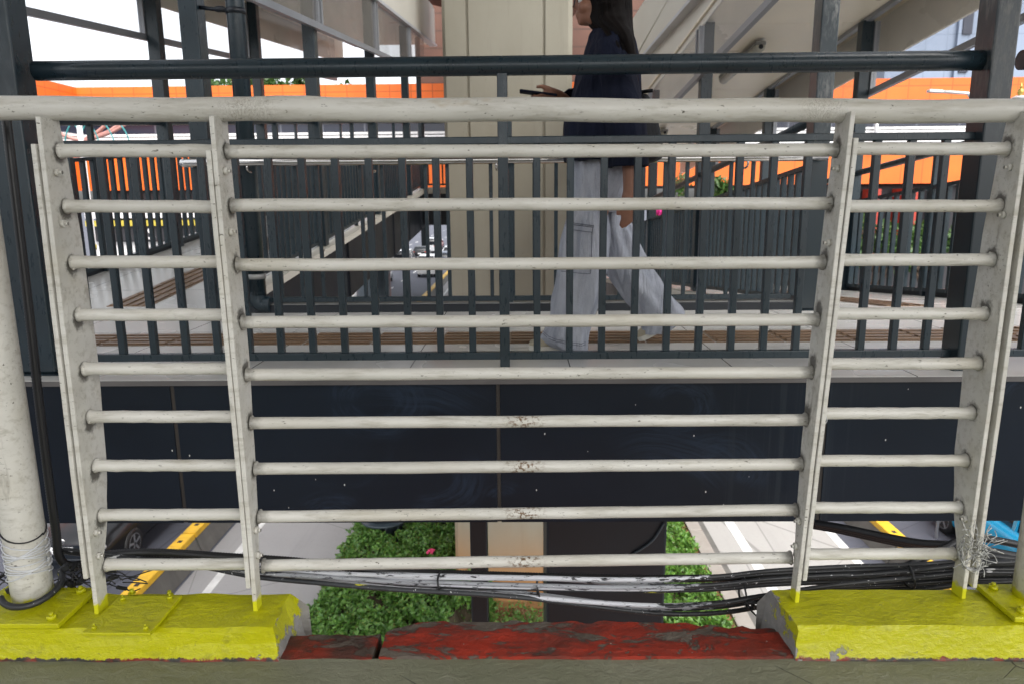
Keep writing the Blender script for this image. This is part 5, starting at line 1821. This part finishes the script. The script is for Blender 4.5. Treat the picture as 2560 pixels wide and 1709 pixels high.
# stitched cargo pocket on the near leg: follows its surface
def leg_pt(u, v, push=.004):
    """nearest outer point of the near leg seen at (u, v)"""
    best, bd = None, 1e9
    q = w(u, v, -.15)
    for ring in near_r:
        for p_ in ring:
            if p_.y < YW - .085:
                d = (p_.x - q.x) ** 2 + (p_.z - q.z) ** 2
                if d < bd:
                    bd, best = d, p_
    return Vector((q.x, best.y - push, q.z))
S = MB()
for a, b in (((1416, 556), (1482, 564)), ((1415, 560), (1482, 568)), ((1412, 573), (1478, 580)), ((1482, 562), (1478, 582)), ((1478, 582), (1474, 680)), ((1474, 682), (1395, 678))):
    P = [leg_pt(a[0] + (b[0] - a[0]) * i / 10, a[1] + (b[1] - a[1]) * i / 10) for i in range(11)]
    S.tube(P, .0012, 5)
for off in (8, 13):
    P = [leg_pt(1358 + (1466 - 1358) * i / 16, 846 + 24 * (i / 16) ** .6 - off, .003) for i in range(17)]
    S.tube(P, .0010, 5)
obj('stitching', S, 'stitch', jo)

# shoes
def shoe(heel, toe, hgt, wdt, up, dyy):
    P0, P1 = w(*heel, dyy), w(*toe, dyy)
    d = (P1 - P0)
    L = d.length
    d.normalize()
    s = Vector((0, 1, 0))
    n = s.cross(d).normalized() if s.cross(d).z > 0 else d.cross(s).normalized()
    prof = [(0, .62, .60), (.06, .85, .85), (.2, 1.0, .92), (.4, .98, .92), (.6, .72, 1.0), (.78, .52, 1.05), (.92, .40, .85), (.985, .24, .5), (1.0, .12, .2)]
    rsu, rss = [], []
    for t, hh, ww in prof:
        c = P0 + d * L * t
        ru, rl = [], []
        for j in range(20):
            a = math.pi * j / 19
            ru.append(c + s * math.cos(a) * wdt * ww + n * (.016 + math.sin(a) ** .7 * hgt * hh))
        rsu.append(ru)
        rss.append([c - s * wdt * ww * 1.06, c + s * wdt * ww * 1.06, c + s * wdt * ww * 1.05 + n * .020, c - s * wdt * ww * 1.05 + n * .020])
    o = obj('shoe', MB().rings(rsu, closed=True), 'beige', person)
    obj('sole', MB().rings(rss, smooth=False), 'sole', o)
shoe((1440, 874), (1322, 872), .062, .040, 1, -.075)
shoe((1688, 806), (1597, 852), .060, .039, 1, .10)

# hair: cap and long fall
hr = [(-82, 1498, 1530, .030, 0), (-74, 1474, 1554, .060, 0), (-58, 1458, 1568, .080, 0), (-35, 1450, 1574, .089, 0), (-12, 1456, 1576, .091, 0), (12, 1461, 1578, .090, 0), (35, 1464, 1579, .090, 0), (56, 1469, 1580, .094, -.008), (77, 1489, 1581, .115, -.030),
      (97, 1508, 1583, .135, -.055), (115, 1524, 1585, .135, -.075), (140, 1536, 1588, .120, -.090), (165, 1550, 1588, .100, -.105), (190, 1564, 1587, .070, -.125), (206, 1571, 1583, .03, -.14)]
rs = loft(densify(hr, 5), 64, 0, 2.1, .0035, 20, 26)
obj('hair', MB().rings(rs), 'hair', person)
hs_ = MB()
rnd = random.Random(3)
for k in range(70):
    u0 = rnd.uniform(1492, 1574)
    d = -.088 * math.sqrt(max(.05, 1 - ((u0 - 1520) / 62) ** 2)) - rnd.uniform(.0, .006)
    u1 = 1540 + (u0 - 1470) * .44 + rnd.uniform(-4, 4)
    hs_.tube(smooth_path([w(u0, 5, d), w(u0 + 3, 55, d - .01), w((u0 + u1) / 2 + 6, 105, d * 1.2 - .09), w(u1, 150 + rnd.uniform(0, 15), d * 1.1 - .10), w(u1 + 8, 190 + rnd.uniform(0, 22), d * .5 - .13)], 5), [.0022] * 21 if False else .0018, 4)
obj('hair_strand', hs_, 'hair', person)

# phone and bag: held things stand on their own
ph = thing('phone', 'dark smartphone held flat in the hand of the walking woman', 'phone', w(1335, 233, .09))
a, b = w(1299, 229, .09), w(1392, 241, .09)
d = (b - a).normalized()
obj('case', MB().bar(a, b, .072, .008), 'navy', ph, bevel=.003)
obj('screen', MB().bar(a + d * .004 + Vector((0, 0, .0047)), b - d * .004 + Vector((0, 0, .0047)), .066, .001), 'carglass', ph)
bag = thing('shoulder_bag', 'charcoal shoulder bag hanging behind the walking woman', 'bag', w(1620, 320, .02))
rows = [(238, 1590, 1616, .035, .0), (262, 1585, 1632, .060, .0), (296, 1580, 1642, .075, .0), (340, 1572, 1651, .082, .0), (375, 1560, 1657, .084, .0), (396, 1558, 1652, .080, .0), (408, 1570, 1628, .06, .0), (412, 1585, 1610, .03, .0)]
obj('pouch', MB().rings(loft(densify(rows, 4), 40, 0, 2.4, .006, 33, 6)), 'bagcloth', bag)
st_ = MB()
P = smooth_path([w(1600, 245, -.03), w(1586, 190, -.06), w(1560, 130, -.12), w(1545, 104, -.10)], 6)
st_.tube(P, .010, 8)
st_.tube(smooth_path([w(1598, 232, .0), w(1615, 229, -.03), w(1632, 227, -.04)], 4), .007, 8)
obj('strap', st_, 'bagcloth', bag)
